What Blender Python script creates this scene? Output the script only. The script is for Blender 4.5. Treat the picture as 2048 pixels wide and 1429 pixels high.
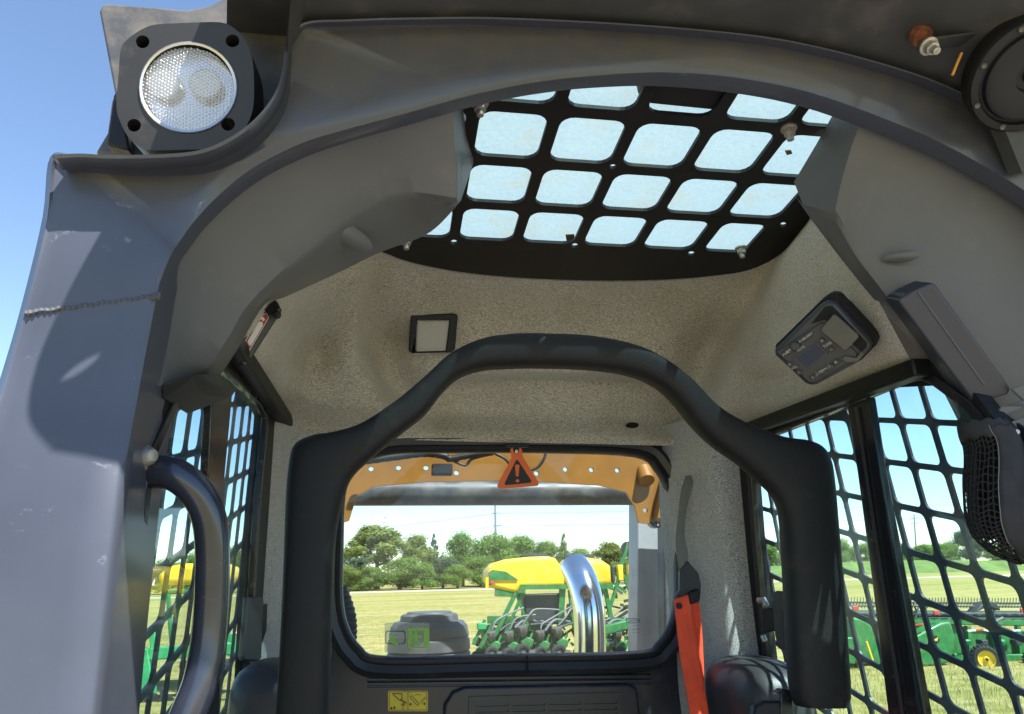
import bpy, math, random
from mathutils import Vector, Matrix, geometry
random.seed(7)
rad = math.radians
V = Vector
for o in list(bpy.data.objects): bpy.data.objects.remove(o)
sc = bpy.context.scene
col = sc.collection
# ------------------------------------------------------------------ camera
H = 2.2                                   # eye height above the ground
OFF = V((0, 0, H))
FPX, PITCH, YAW, ROLL = 1450.0, rad(16.4), rad(9.46), rad(-1.34)
Fw = V((math.sin(YAW)*math.cos(PITCH), math.cos(YAW)*math.cos(PITCH), math.sin(PITCH)))
Rt = V((math.cos(YAW), -math.sin(YAW), 0)); Up = Rt.cross(Fw)
_c, _s = math.cos(ROLL), math.sin(ROLL)
Rt, Up = _c*Rt + _s*Up, -_s*Rt + _c*Up
cd = bpy.data.cameras.new('camera'); cam = bpy.data.objects.new('camera', cd); col.objects.link(cam)
cd.sensor_fit = 'HORIZONTAL'; cd.sensor_width = 36; cd.lens = 36*FPX/2048; cd.clip_start = .02; cd.clip_end = 4000
mw = Matrix((( Rt.x, Up.x, -Fw.x, 0), (Rt.y, Up.y, -Fw.y, 0), (Rt.z, Up.z, -Fw.z, H), (0, 0, 0, 1)))
cam.matrix_world = mw
sc.camera = cam
sc.render.resolution_x, sc.render.resolution_y = 1024, 714
# ------------------------------------------------------------------ light
SUN = V((.385, -.49, 1)).normalized()
EXPOSURE = 1.7
w = bpy.data.worlds.new('World'); sc.world = w; w.use_nodes = True
nt = w.node_tree; bg = nt.nodes['Background']
sky = nt.nodes.new('ShaderNodeTexSky'); sky.sky_type = 'NISHITA'; sky.sun_disc = False
sky.sun_elevation = math.asin(SUN.z); sky.sun_rotation = math.atan2(SUN.x, SUN.y)
sky.air_density = 1.0; sky.dust_density = .0; sky.ozone_density = 2.2
nt.links.new(sky.outputs[0], bg.inputs[0]); bg.inputs[1].default_value = .084
sl = bpy.data.lights.new('sun', 'SUN'); sl.energy = 4.4; sl.angle = rad(.5); sl.color = (1, .95, .87)
so = bpy.data.objects.new('sun', sl); col.objects.link(so); so.location = (3, -3, 12)
so.rotation_euler = (-SUN).to_track_quat('-Z', 'Y').to_euler()
sc.view_settings.view_transform = 'Standard'; sc.view_settings.look = 'None'
sc.view_settings.exposure = EXPOSURE; sc.view_settings.gamma = 1
try:
    sc.cycles.transparent_max_bounces = 24; sc.cycles.max_bounces = 10; sc.cycles.diffuse_bounces = 5
except Exception: pass

# ------------------------------------------------------------------ measuring helpers (relative to the eye)
def ray(px, py): return Fw + Rt*((px-1024)/FPX) + Up*((714.5-py)/FPX)
def Y(px, py, y): d = ray(px, py); return d*(y/d.y)
def X(px, py, x): d = ray(px, py); return d*(x/d.x)
def PL(px, py, pl): d = ray(px, py); return d*(pl[0].dot(pl[1])/d.dot(pl[1]))
def proj(p):
    wv = p.dot(Fw); return (1024 + FPX*p.dot(Rt)/wv, 714.5 - FPX*p.dot(Up)/wv)
def plane(p, n):
    n = V(n).normalized()
    return (V(p), n if n.dot(V(p)) < 0 else -n)      # normal looks towards the eye
def lerp(a, b, t): return a + (b-a)*t
def sstep(a, b, x):
    t = min(1, max(0, (x-a)/(b-a))); return t*t*(3-2*t)
def crom(pts, n):                                     # Catmull-Rom resample of a list of tuples / vectors
    P = [V(p) for p in pts]; out = []; m = len(P)-1
    for k in range(n):
        s = k/(n-1)*m; i = min(int(s), m-1); t = s-i
        p0 = P[max(i-1, 0)]; p1 = P[i]; p2 = P[i+1]; p3 = P[min(i+2, m)]
        out.append(.5*((2*p1)+(p2-p0)*t+(2*p0-5*p1+4*p2-p3)*t*t+(3*p1-p0-3*p2+p3)*t**3))
    return out

# ------------------------------------------------------------------ materials
MATS = {}
def M(name, c, rough=.5, metal=0., var=.0, vs=12, bump=0., bs=200, coat=0., c2=None, lo=.45, hi=.62, dust=None, ds=9, dlo=.5, dhi=.75, spec=.5, scratch=0):
    m = bpy.data.materials.new(name); MATS[name] = m; m.use_nodes = True
    n = m.node_tree; L = n.links; b = n.nodes['Principled BSDF']
    b.inputs['Roughness'].default_value = rough; b.inputs['Metallic'].default_value = metal
    b.inputs['Specular IOR Level'].default_value = spec
    if coat: b.inputs['Coat Weight'].default_value = coat; b.inputs['Coat Roughness'].default_value = .12
    tc = n.nodes.new('ShaderNodeTexCoord')
    def noise(s, d=4, r=.55):
        t = n.nodes.new('ShaderNodeTexNoise'); t.inputs['Scale'].default_value = s; t.inputs['Detail'].default_value = d
        t.inputs['Roughness'].default_value = r; L.new(tc.outputs['Object'], t.inputs['Vector']); return t.outputs[0]
    def ramp(src, a, z):
        r = n.nodes.new('ShaderNodeMapRange'); r.inputs[1].default_value = a; r.inputs[2].default_value = z; L.new(src, r.inputs[0]); return r.outputs[0]
    def mix(fac, a, z):
        x = n.nodes.new('ShaderNodeMix'); x.data_type = 'RGBA'
        if hasattr(fac, 'name'): L.new(fac, x.inputs[0])
        else: x.inputs[0].default_value = fac
        for s, v in ((6, a), (7, z)):
            if isinstance(v, tuple): x.inputs[s].default_value = (*v, 1)
            else: L.new(v, x.inputs[s])
        return x.outputs[2]
    cur = tuple(c)
    if c2 is not None: cur = mix(ramp(noise(vs), lo, hi), cur, tuple(c2))
    elif var:
        cur = mix(ramp(noise(vs), .3, .7), tuple(v*(1-var) for v in c), tuple(min(1, v*(1+var)) for v in c))
    if dust is not None:
        dm = ramp(noise(ds, 8, .68), dlo, dhi); cur = mix(dm, cur, tuple(dust))
        r = n.nodes.new('ShaderNodeMapRange'); L.new(dm, r.inputs[0]); r.inputs[3].default_value = rough; r.inputs[4].default_value = min(1, rough+.4); L.new(r.outputs[0], b.inputs['Roughness'])
    if scratch:
        mp = n.nodes.new('ShaderNodeMapping'); mp.inputs['Rotation'].default_value = (.4, .7, .5); mp.inputs['Scale'].default_value = (6, 60, 9)
        L.new(tc.outputs['Object'], mp.inputs[0]); t = n.nodes.new('ShaderNodeTexNoise'); t.inputs['Scale'].default_value = 3.5; t.inputs['Detail'].default_value = 7; t.inputs['Roughness'].default_value = .75
        L.new(mp.outputs[0], t.inputs['Vector']); cur = mix(ramp(t.outputs[0], .64, .76), cur, tuple(min(1, v*(1+scratch)) for v in c))
    if name == 'paint':
        at = n.nodes.new('ShaderNodeAttribute'); at.attribute_name = 'dirt'
        mu = n.nodes.new('ShaderNodeMath'); mu.operation = 'MULTIPLY'; L.new(at.outputs['Fac'], mu.inputs[0]); L.new(ramp(noise(34, 9, .72), .25, .72), mu.inputs[1])
        cur = mix(mu.outputs[0], cur, (.085, .075, .060))
        ra = n.nodes.new('ShaderNodeMath'); ra.operation = 'MULTIPLY_ADD'; ra.inputs[1].default_value = .55; L.new(mu.outputs[0], ra.inputs[0])
        src = b.inputs['Roughness'].links[0].from_socket; L.new(src, ra.inputs[2]); L.new(ra.outputs[0], b.inputs['Roughness'])
        cw = n.nodes.new('ShaderNodeMath'); cw.operation = 'MULTIPLY_ADD'; cw.inputs[1].default_value = -.25; cw.inputs[2].default_value = .25; L.new(mu.outputs[0], cw.inputs[0]); L.new(cw.outputs[0], b.inputs['Coat Weight'])
    if isinstance(cur, tuple): b.inputs['Base Color'].default_value = (*cur, 1)
    else: L.new(cur, b.inputs['Base Color'])
    if bump:
        bp = n.nodes.new('ShaderNodeBump'); bp.inputs['Strength'].default_value = bump; bp.inputs['Distance'].default_value = .35/bs
        L.new(noise(bs, 3), bp.inputs['Height']); L.new(bp.outputs[0], b.inputs['Normal'])
    return m
def glass(name, tint=(.9, .95, .95), dustc=(.6, .6, .58), damt=.06, dlo=.45, dhi=.75, ds=14, dmax=.35, ior=1.45):
    m = bpy.data.materials.new(name); MATS[name] = m; m.use_nodes = True
    n = m.node_tree; L = n.links; n.nodes.remove(n.nodes['Principled BSDF']); out = n.nodes['Material Output']
    tr = n.nodes.new('ShaderNodeBsdfTransparent'); tr.inputs[0].default_value = (*tint, 1)
    gl = n.nodes.new('ShaderNodeBsdfGlossy'); gl.inputs['Roughness'].default_value = .01
    lw = n.nodes.new('ShaderNodeLayerWeight'); pw = n.nodes.new('ShaderNodeMath'); pw.operation = 'POWER'; pw.inputs[1].default_value = 5; L.new(lw.outputs['Facing'], pw.inputs[0])
    fr = n.nodes.new('ShaderNodeMath'); fr.operation = 'MULTIPLY_ADD'; fr.inputs[1].default_value = .6; fr.inputs[2].default_value = ((ior-1)/(ior+1))**2; L.new(pw.outputs[0], fr.inputs[0]); lw.inputs[0].default_value = .5
    mx = n.nodes.new('ShaderNodeMixShader'); L.new(fr.outputs[0], mx.inputs[0]); L.new(tr.outputs[0], mx.inputs[1]); L.new(gl.outputs[0], mx.inputs[2])
    tl = n.nodes.new('ShaderNodeBsdfTranslucent'); tl.inputs[0].default_value = (*dustc, 1)
    df = n.nodes.new('ShaderNodeBsdfDiffuse'); df.inputs[0].default_value = (*dustc, 1)
    m2 = n.nodes.new('ShaderNodeMixShader'); m2.inputs[0].default_value = .5; L.new(tl.outputs[0], m2.inputs[1]); L.new(df.outputs[0], m2.inputs[2])
    tc = n.nodes.new('ShaderNodeTexCoord'); t = n.nodes.new('ShaderNodeTexNoise'); t.inputs['Scale'].default_value = ds; t.inputs['Detail'].default_value = 10; t.inputs['Roughness'].default_value = .7
    L.new(tc.outputs['Object'], t.inputs['Vector'])
    r = n.nodes.new('ShaderNodeMapRange'); r.inputs[1].default_value = dlo; r.inputs[2].default_value = dhi; r.inputs[3].default_value = damt; r.inputs[4].default_value = dmax
    L.new(t.outputs[0], r.inputs[0]); m3 = n.nodes.new('ShaderNodeMixShader'); L.new(r.outputs[0], m3.inputs[0]); L.new(mx.outputs[0], m3.inputs[1]); L.new(m2.outputs[0], m3.inputs[2])
    if name == 'glass_roof':
        t2 = n.nodes.new('ShaderNodeTexNoise'); t2.inputs['Scale'].default_value = 13; t2.inputs['Detail'].default_value = 9; t2.inputs['Roughness'].default_value = .75; L.new(tc.outputs['Object'], t2.inputs['Vector'])
        r2 = n.nodes.new('ShaderNodeMapRange'); r2.inputs[1].default_value = .52; r2.inputs[2].default_value = .72; L.new(t2.outputs[0], r2.inputs[0])
        cm = n.nodes.new('ShaderNodeMix'); cm.data_type = 'RGBA'; cm.inputs[6].default_value = (*dustc, 1); cm.inputs[7].default_value = (.78, .70, .50, 1); L.new(r2.outputs[0], cm.inputs[0]); L.new(cm.outputs[2], tl.inputs[0]); L.new(cm.outputs[2], df.inputs[0])
    L.new(m3.outputs[0], out.inputs[0]); return m

M('paint', (.048, .054, .075), .37, var=.12, vs=7, bump=.06, bs=500, dust=(.12, .11, .10), ds=11, dlo=.66, dhi=.98, coat=.2, scratch=2.6)
M('paint_dusty', (.055, .056, .062), .5, var=.15, dust=(.13, .115, .095), ds=26, dlo=.42, dhi=.78, bump=.1, bs=300)
M('handle_paint', (.020, .024, .038), .24, var=.2, vs=30, coat=.4, dust=(.10, .085, .07), ds=24, dlo=.62, dhi=.95)
M('legend', (.40, .39, .36), .6)
M('old_screw', (.12, .105, .085), .5, .5)
M('weld', (.075, .078, .092), .5, c2=(.15, .13, .11), vs=30, lo=.58, hi=.75, bump=.2, bs=300)
M('leaf_litter', (.16, .11, .05), .9)
M('dirt', (.24, .19, .13), .95, var=.3, vs=60, bump=.5, bs=260)
M('visor', (.045, .045, .046), .55, var=.2, dust=(.12, .105, .085), ds=12, dlo=.55, dhi=.9, bump=.05, bs=300)
M('trim', (.085, .086, .090), .5, var=.05, bump=.12, bs=900, dust=(.17, .16, .145), ds=7, dlo=.6, dhi=1.0)
M('trim_dark', (.03, .031, .034), .45, var=.1, bump=.1, bs=700)
M('black', (.007, .007, .008), .5, spec=.35, var=.2, bump=.05, bs=400, dust=(.045, .04, .034), ds=22, dlo=.6, dhi=.9)
M('black_gloss', (.012, .012, .015), .22, dust=(.08, .075, .065), ds=18, dlo=.58, dhi=.95)
M('hole', (.004, .004, .004), .9)
M('rubber', (.013, .013, .015), .38, dust=(.09, .075, .055), ds=20, dlo=.6, dhi=.95, bump=.05, bs=250)
M('navy', (.018, .021, .032), .35, dust=(.08, .07, .055), ds=16, dlo=.55, dhi=.95, bump=.04, bs=300)
M('lamp_body', (.018, .0175, .018), .5, var=.15, bump=.12, bs=700, dust=(.10, .09, .08), ds=18, dlo=.6, dhi=1)
M('box_blue', (.03, .032, .044), .4, dust=(.1, .09, .08), ds=30, dlo=.6, dhi=.95, scratch=1)
M('nut', (.42, .40, .36), .45, .7, dust=(.22, .14, .08), ds=90, dlo=.5, dhi=.8)
M('rust', (.22, .07, .03), .9, c2=(.10, .035, .02), vs=120, bump=.6, bs=300)
M('steel', (.55, .54, .52), .35, .9)
M('white', (.78, .78, .76), .5)
M('white_print', (.62, .60, .56), .6)
M('gold', (.28, .115, .011), .42, var=.15, vs=9, dust=(.30, .19, .08), ds=20, dlo=.6, dhi=.95, coat=.2)
M('chrome', (.78, .79, .81), .13, 1., dust=(.35, .32, .28), ds=70, dlo=.62, dhi=.9)
M('grey_post', (.34, .35, .36), .5, dust=(.25, .22, .17), ds=12, dlo=.5, dhi=.9)
M('aircap', (.07, .07, .076), .55, var=.1, dust=(.24, .22, .19), ds=15, dlo=.5, dhi=.9)
M('tube_dark', (.05, .05, .055), .4, dust=(.22, .2, .18), ds=12, dlo=.45, dhi=.9)
M('webbing', (.80, .075, .022), .75, var=.12, vs=40, bump=.4, bs=700)
M('strap_grey', (.16, .155, .14), .8, bump=.3, bs=800)
M('orange', (.75, .13, .03), .55, var=.08)
M('yellow_label', (.62, .46, .02), .45, var=.12, vs=30)
M('ink', (.012, .012, .012), .6)
M('red_label', (.33, .02, .03), .45)
M('green_label', (.22, .48, .05), .5)
M('screen', (.018, .028, .05), .35, spec=.3)
M('button', (.035, .035, .037), .5)
M('flap', (.065, .062, .05), .45, var=.15, vs=60)
M('arm_vinyl', (.035, .035, .037), .42, bump=.45, bs=420)
M('led_bowl', (.78, .70, .58), .25, .9)
M('reflector', (.80, .82, .86), .22, .95)
M('wire_orange', (.65, .28, .05), .6)
M('green', (.012, .15, .030), .45, var=.25, vs=6, coat=.15, dust=(.16, .15, .08), ds=9, dlo=.47, dhi=.85)
M('green_pale', (.035, .30, .10), .45, var=.2, vs=5)
M('yellow', (.74, .48, .012), .45, var=.08, vs=3, coat=.1, dust=(.42, .33, .14), ds=5, dlo=.5, dhi=.9)
M('tyre', (.025, .024, .023), .85, var=.2, vs=30, bump=.4, bs=60)
M('dark_part', (.03, .034, .034), .6, var=.4, vs=20)
M('hopper_grey', (.085, .083, .075), .6, var=.3, vs=30)
M('hose', (.13, .13, .13), .55)
M('red_part', (.50, .05, .025), .5)
M('net', (.010, .010, .011), .85)
M('cloth', (.018, .018, .022), .8, var=.3, vs=40, bump=.5, bs=500)
M('pole_metal', (.23, .24, .25), .5)
M('wood_pole', (.16, .12, .09), .8)
M('bark', (.10, .075, .05), .9, var=.3, vs=6)
M('gravel', (.34, .31, .26), .95, c2=(.22, .2, .17), vs=8, bump=.6, bs=30)
M('road', (.48, .43, .36), .9, var=.1, vs=.6)
M('bank', (.11, .16, .03), .9, var=.3, vs=.5)
glass('glass_side', (.80, .93, .95), (.55, .6, .62), .015, .50, .9, 9, .12, 1.28)
glass('glass_rear', (.84, .92, .95), (.60, .60, .56), .03, .48, .85, 7, .12, 1.28)
glass('lens_dome', (.9, .9, .88), (.85, .84, .8), .45, .2, .9, 300, .75)
glass('glass_roof', (.60, .74, .78), (.70, .78, .74), .32, .35, .8, 150, .54)
glass('lens_clear', (.85, .86, .88), (.7, .72, .76), .10, .2, .9, 40, .3)
glass('label_clear', (.86, .9, .9), (.6, .63, .62), .12, .3, .9, 30, .25)

def felt_mat(name, a, bcol, warm):
    m = bpy.data.materials.new(name); MATS[name] = m; m.use_nodes = True
    n = m.node_tree; L = n.links; b = n.nodes['Principled BSDF']; b.inputs['Roughness'].default_value = 1; b.inputs['Specular IOR Level'].default_value = .1
    b.inputs['Sheen Weight'].default_value = .35; b.inputs['Sheen Roughness'].default_value = .5
    tc = n.nodes.new('ShaderNodeTexCoord')
    warp = n.nodes.new('ShaderNodeTexNoise'); warp.inputs['Scale'].default_value = 14; warp.inputs['Detail'].default_value = 2; L.new(tc.outputs['Object'], warp.inputs['Vector'])
    vm = n.nodes.new('ShaderNodeVectorMath'); vm.operation = 'MULTIPLY_ADD'; vm.inputs[1].default_value = (.05, .05, .05); L.new(warp.outputs[1], vm.inputs[0]); L.new(tc.outputs['Object'], vm.inputs[2])
    mp = n.nodes.new('ShaderNodeMapping'); mp.inputs['Scale'].default_value = (140, 700, 700); mp.inputs['Rotation'].default_value = (0, 0, .5); L.new(vm.outputs[0], mp.inputs[0])
    f1 = n.nodes.new('ShaderNodeTexNoise'); f1.inputs['Scale'].default_value = 1; f1.inputs['Detail'].default_value = 5; f1.inputs['Roughness'].default_value = .7; L.new(mp.outputs[0], f1.inputs['Vector'])
    f2 = n.nodes.new('ShaderNodeTexNoise'); f2.inputs['Scale'].default_value = 900; f2.inputs['Detail'].default_value = 3; L.new(tc.outputs['Object'], f2.inputs['Vector'])
    ad = n.nodes.new('ShaderNodeMath'); ad.operation = 'MULTIPLY_ADD'; ad.inputs[1].default_value = .45; L.new(f2.outputs[0], ad.inputs[0])
    sc1 = n.nodes.new('ShaderNodeMath'); sc1.operation = 'MULTIPLY'; sc1.inputs[1].default_value = .55; L.new(f1.outputs[0], sc1.inputs[0]); L.new(sc1.outputs[0], ad.inputs[2])
    r = n.nodes.new('ShaderNodeValToRGB'); r.color_ramp.elements[0].position = .39; r.color_ramp.elements[0].color = (*a, 1); r.color_ramp.elements[1].position = .62; r.color_ramp.elements[1].color = (*bcol, 1)
    L.new(ad.outputs[0], r.inputs[0])
    big = n.nodes.new('ShaderNodeTexNoise'); big.inputs['Scale'].default_value = 9; big.inputs['Detail'].default_value = 5; L.new(tc.outputs['Object'], big.inputs['Vector'])
    mr = n.nodes.new('ShaderNodeMapRange'); mr.inputs[1].default_value = .45; mr.inputs[2].default_value = .75; mr.inputs[3].default_value = 0; mr.inputs[4].default_value = .45; L.new(big.outputs[0], mr.inputs[0])
    mx = n.nodes.new('ShaderNodeMix'); mx.data_type = 'RGBA'; mx.blend_type = 'MULTIPLY'; mx.inputs[7].default_value = (*warm, 1); L.new(mr.outputs[0], mx.inputs[0]); L.new(r.outputs[0], mx.inputs[6])
    L.new(mx.outputs[2], b.inputs['Base Color'])
    bp = n.nodes.new('ShaderNodeBump'); bp.inputs['Strength'].default_value = .35; bp.inputs['Distance'].default_value = .0016; L.new(ad.outputs[0], bp.inputs['Height']); L.new(bp.outputs[0], b.inputs['Normal'])
    return m
felt_mat('felt', (.10, .086, .068), (.80, .735, .62), (.72, .63, .50))
felt_mat('felt_grey', (.07, .07, .07), (.72, .70, .66), (.85, .83, .8))

def field_mat():
    m = bpy.data.materials.new('field_grass'); MATS['field_grass'] = m; m.use_nodes = True
    n = m.node_tree; L = n.links; b = n.nodes['Principled BSDF']; b.inputs['Roughness'].default_value = 1; b.inputs['Specular IOR Level'].default_value = .05
    tc = n.nodes.new('ShaderNodeTexCoord')
    def nz(s, d, scl=(1, 1, 1)):
        mp = n.nodes.new('ShaderNodeMapping'); mp.inputs['Scale'].default_value = scl; L.new(tc.outputs['Object'], mp.inputs[0])
        t = n.nodes.new('ShaderNodeTexNoise'); t.inputs['Scale'].default_value = s; t.inputs['Detail'].default_value = d; t.inputs['Roughness'].default_value = .65; L.new(mp.outputs[0], t.inputs['Vector']); return t.outputs[0]
    def mix(f, a, c):
        x = n.nodes.new('ShaderNodeMix'); x.data_type = 'RGBA'; L.new(f, x.inputs[0])
        for s, v in ((6, a), (7, c)):
            if isinstance(v, tuple): x.inputs[s].default_value = (*v, 1)
            else: L.new(v, x.inputs[s])
        return x.outputs[2]
    def rmp(s, a, z):
        r = n.nodes.new('ShaderNodeMapRange'); r.inputs[1].default_value = a; r.inputs[2].default_value = z; L.new(s, r.inputs[0]); return r.outputs[0]
    c = mix(rmp(nz(.10, 6, (.6, 4, 1)), .40, .60), (.19, .18, .036), (.32, .255, .085))
    c = mix(rmp(nz(.6, 8, (.5, 3, 1)), .48, .62), c, (.15, .155, .032))
    c = mix(rmp(nz(2.2, 9), .40, .66), c, (.38, .31, .13))
    c = mix(rmp(nz(.25, 9, (.35, 2.5, 1)), .52, .68), c, (.42, .33, .16))
    c = mix(rmp(nz(.03, 4, (.3, 4, 1)), .52, .7), c, (.18, .195, .04))
    L.new(c, b.inputs['Base Color'])
    bp = n.nodes.new('ShaderNodeBump'); bp.inputs['Strength'].default_value = .6; bp.inputs['Distance'].default_value = .08; L.new(nz(6, 6), bp.inputs['Height']); L.new(bp.outputs[0], b.inputs['Normal'])
field_mat()
def leaf_mat(name, c, c2, tcol):
    m = bpy.data.materials.new(name); MATS[name] = m; m.use_nodes = True
    n = m.node_tree; L = n.links; b = n.nodes['Principled BSDF']; b.inputs['Roughness'].default_value = .6; b.inputs['Specular IOR Level'].default_value = .3
    tc = n.nodes.new('ShaderNodeTexCoord'); t = n.nodes.new('ShaderNodeTexNoise'); t.inputs['Scale'].default_value = .7; t.inputs['Detail'].default_value = 6; L.new(tc.outputs['Object'], t.inputs['Vector'])
    r = n.nodes.new('ShaderNodeMapRange'); r.inputs[1].default_value = .35; r.inputs[2].default_value = .68; L.new(t.outputs[0], r.inputs[0])
    x = n.nodes.new('ShaderNodeMix'); x.data_type = 'RGBA'; x.inputs[6].default_value = (*c, 1); x.inputs[7].default_value = (*c2, 1); L.new(r.outputs[0], x.inputs[0]); L.new(x.outputs[2], b.inputs['Base Color'])
    tl = n.nodes.new('ShaderNodeBsdfTranslucent'); tl.inputs[0].default_value = (*tcol, 1)
    ms = n.nodes.new('ShaderNodeMixShader'); ms.inputs[0].default_value = .35; L.new(b.outputs[0], ms.inputs[1]); L.new(tl.outputs[0], ms.inputs[2]); L.new(ms.outputs[0], n.nodes['Material Output'].inputs[0])
leaf_mat('leaf_green', (.10, .175, .028), (.19, .27, .05), (.30, .42, .07))
leaf_mat('leaf_olive', (.14, .175, .035), (.23, .26, .06), (.38, .40, .09))
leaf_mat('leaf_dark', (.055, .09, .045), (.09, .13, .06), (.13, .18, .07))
leaf_mat('blade', (.26, .20, .06), (.46, .35, .17), (.38, .31, .12))

# ------------------------------------------------------------------ object helpers
def base_of(parent):
    return V((0, 0, 0)) if parent is None else V(parent['_base'])
def link(name, me, parent):
    o = bpy.data.objects.new(name, me); col.objects.link(o)
    if parent is not None: o.parent = parent
    o['_base'] = list(base_of(parent)); return o
def thing(name, label, cat, at, group=None):
    o = bpy.data.objects.new(name, None); col.objects.link(o); p = V(at)+OFF; o.location = p; o['_base'] = list(p)
    o.empty_display_size = .1; return tag(o, label, cat, group)
def tag(o, label, cat, group=None):
    o['label'] = label; o['category'] = cat
    if group: o['group'] = group
    return o
def mk(name, verts, faces, mat, parent=None, smooth=False, bevel=0., seg=2, sub=0, ang=38, solid=0.):
    b = base_of(parent); me = bpy.data.meshes.new(name)
    me.from_pydata([tuple(V(v)+OFF-b) for v in verts], [], faces)
    import bmesh
    bm = bmesh.new(); bm.from_mesh(me); bmesh.ops.recalc_face_normals(bm, faces=bm.faces); bm.to_mesh(me); bm.free()
    me.materials.append(MATS[mat])
    if smooth or bevel or sub:
        me.shade_smooth(); me.set_sharp_from_angle(angle=rad(ang))
    o = link(name, me, parent)
    if solid: md = o.modifiers.new('solid', 'SOLIDIFY'); md.thickness = solid; md.offset = 0
    if bevel: md = o.modifiers.new('bevel', 'BEVEL'); md.width = bevel; md.segments = seg; md.limit_method = 'ANGLE'; md.angle_limit = rad(40)
    if sub: md = o.modifiers.new('sub', 'SUBSURF'); md.levels = sub; md.render_levels = sub
    return o
def prism(name, pts, vec, mat, parent=None, bevel=0., **k):
    n = len(pts); v = [V(p) for p in pts]+[V(p)+V(vec) for p in pts]
    f = [list(range(n)), list(range(2*n-1, n-1, -1))]+[[i, n+i, n+(i+1) % n, (i+1) % n] for i in range(n)]
    return mk(name, v, f, mat, parent, bevel=bevel, **k)
def slab(name, px, pl, th, mat, parent=None, lift=0., bevel=0., **k):      # outline measured in the photograph, laid on a real plane
    pl2 = (pl[0]+pl[1]*lift, pl[1])
    return prism(name, [PL(x, y, pl2) for x, y in px], -pl[1]*th, mat, parent, bevel, **k)
def plate(name, outer, holes, vec, mat, parent=None, bevel=0.):                # flat plate with holes, 3D loops
    loops = [outer]+holes; flat = [p for l in loops for p in l]; n = len(flat)
    vec = V(vec); tri = geometry.tessellate_polygon([[V(p) for p in l] for l in loops])
    v = [V(p) for p in flat]+[V(p)+vec for p in flat]
    f = [list(t) for t in tri]+[[n+t[2], n+t[1], n+t[0]] for t in tri]; s = 0
    for l in loops:
        m = len(l)
        for i in range(m): a, b = s+i, s+(i+1) % m; f.append([a, n+a, n+b, b])
        s += m
    return mk(name, v, f, mat, parent, bevel=bevel)
def loft(name, rows, mat, parent=None, closed=False, caps=False, smooth=True, **k):
    nr, nc = len(rows), len(rows[0]); v = [p for r in rows for p in r]; f = []
    for i in range(nr-1):
        for j in range(nc if closed else nc-1):
            j2 = (j+1) % nc; f.append([i*nc+j, i*nc+j2, (i+1)*nc+j2, (i+1)*nc+j])
    if caps: f += [list(range(nc-1, -1, -1)), [(nr-1)*nc+j for j in range(nc)]]
    return mk(name, v, f, mat, parent, smooth=smooth, **k)
def tube_rows(path, r, seg=12, sx=1., up=None):
    P = [V(p) for p in path]; rows = []; n = len(P); prev = None
    for i in range(n):
        t = (P[min(i+1, n-1)]-P[max(i-1, 0)]).normalized()
        if prev is None: a = t.cross(V((0, 0, 1)) if abs(t.z) < .9 else V((0, 1, 0))).normalized()
        else: a = (prev-t*prev.dot(t)).normalized()
        prev = a; b = t.cross(a); rr = r[i] if isinstance(r, (list, tuple)) else r
        rows.append([P[i]+a*(rr*math.cos(q*2*math.pi/seg))+b*(rr*math.sin(q*2*math.pi/seg)) for q in range(seg)])
    return rows
def tube(name, path, r, mat, parent=None, seg=12, caps=True, **k):
    return loft(name, tube_rows(path, r, seg), mat, parent, closed=True, caps=caps, **k)
def frame(ax):
    ax = V(ax).normalized(); a = ax.cross(V((0, 0, 1)) if abs(ax.z) < .9 else V((0, 1, 0))).normalized(); return ax, a, ax.cross(a)
def lathe(name, c, ax, prof, mat, parent=None, seg=24, caps=True, **k):          # prof = (along, radius)
    ax, a, b = frame(ax); c = V(c)
    rows = [[c+ax*h+a*(r*math.cos(q*2*math.pi/seg))+b*(r*math.sin(q*2*math.pi/seg)) for q in range(seg)] for h, r in prof]
    return loft(name, rows, mat, parent, closed=True, caps=caps, **k)
def box(name, c, s, mat, parent=None, bevel=0., rz=0., rx=0., ry=0.):
    R = Matrix.Rotation(rz, 3, 'Z') @ Matrix.Rotation(rx, 3, 'X') @ Matrix.Rotation(ry, 3, 'Y')
    v = [V(c)+R@V((s[0]/2*x, s[1]/2*y, s[2]/2*z)) for x in (-1, 1) for y in (-1, 1) for z in (-1, 1)]
    return mk(name, v, [[0, 1, 3, 2], [4, 6, 7, 5], [0, 4, 5, 1], [2, 3, 7, 6], [0, 2, 6, 4], [1, 5, 7, 3]], mat, parent, bevel=bevel)
def bar(name, a, b, wd, hd, mat, parent=None, bevel=0.):                         # box section between two points
    a, b = V(a), V(b); ax, p, q = frame(b-a)
    v = [e+p*(wd/2*i)+q*(hd/2*j) for e in (a, b) for i, j in ((-1, -1), (1, -1), (1, 1), (-1, 1))]
    return mk(name, v, [[0, 1, 2, 3], [7, 6, 5, 4]]+[[i, 4+i, 4+(i+1) % 4, (i+1) % 4] for i in range(4)], mat, parent, bevel=bevel)
def nut(name, at, ax, s, parent, mat='nut'):
    ax, a, b = frame(ax); at = V(at); rows = []
    def ring(h, r, hexa): return [at+ax*h+(a*math.cos(q*math.pi/6)+b*math.sin(q*math.pi/6))*(r*(.93 if hexa and q % 2 else 1)) for q in range(12)]
    rows = [ring(0, s*1.15, 0), ring(s*.25, s*1.15, 0), ring(s*.35, s*.85, 1), ring(s*1.15, s*.82, 1), ring(s*1.2, s*.5, 0), ring(s*2.0, s*.48, 0), ring(s*2.05, s*.4, 0)]
    return loft(name, rows, mat, parent, closed=True, caps=True, ang=25)
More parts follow.
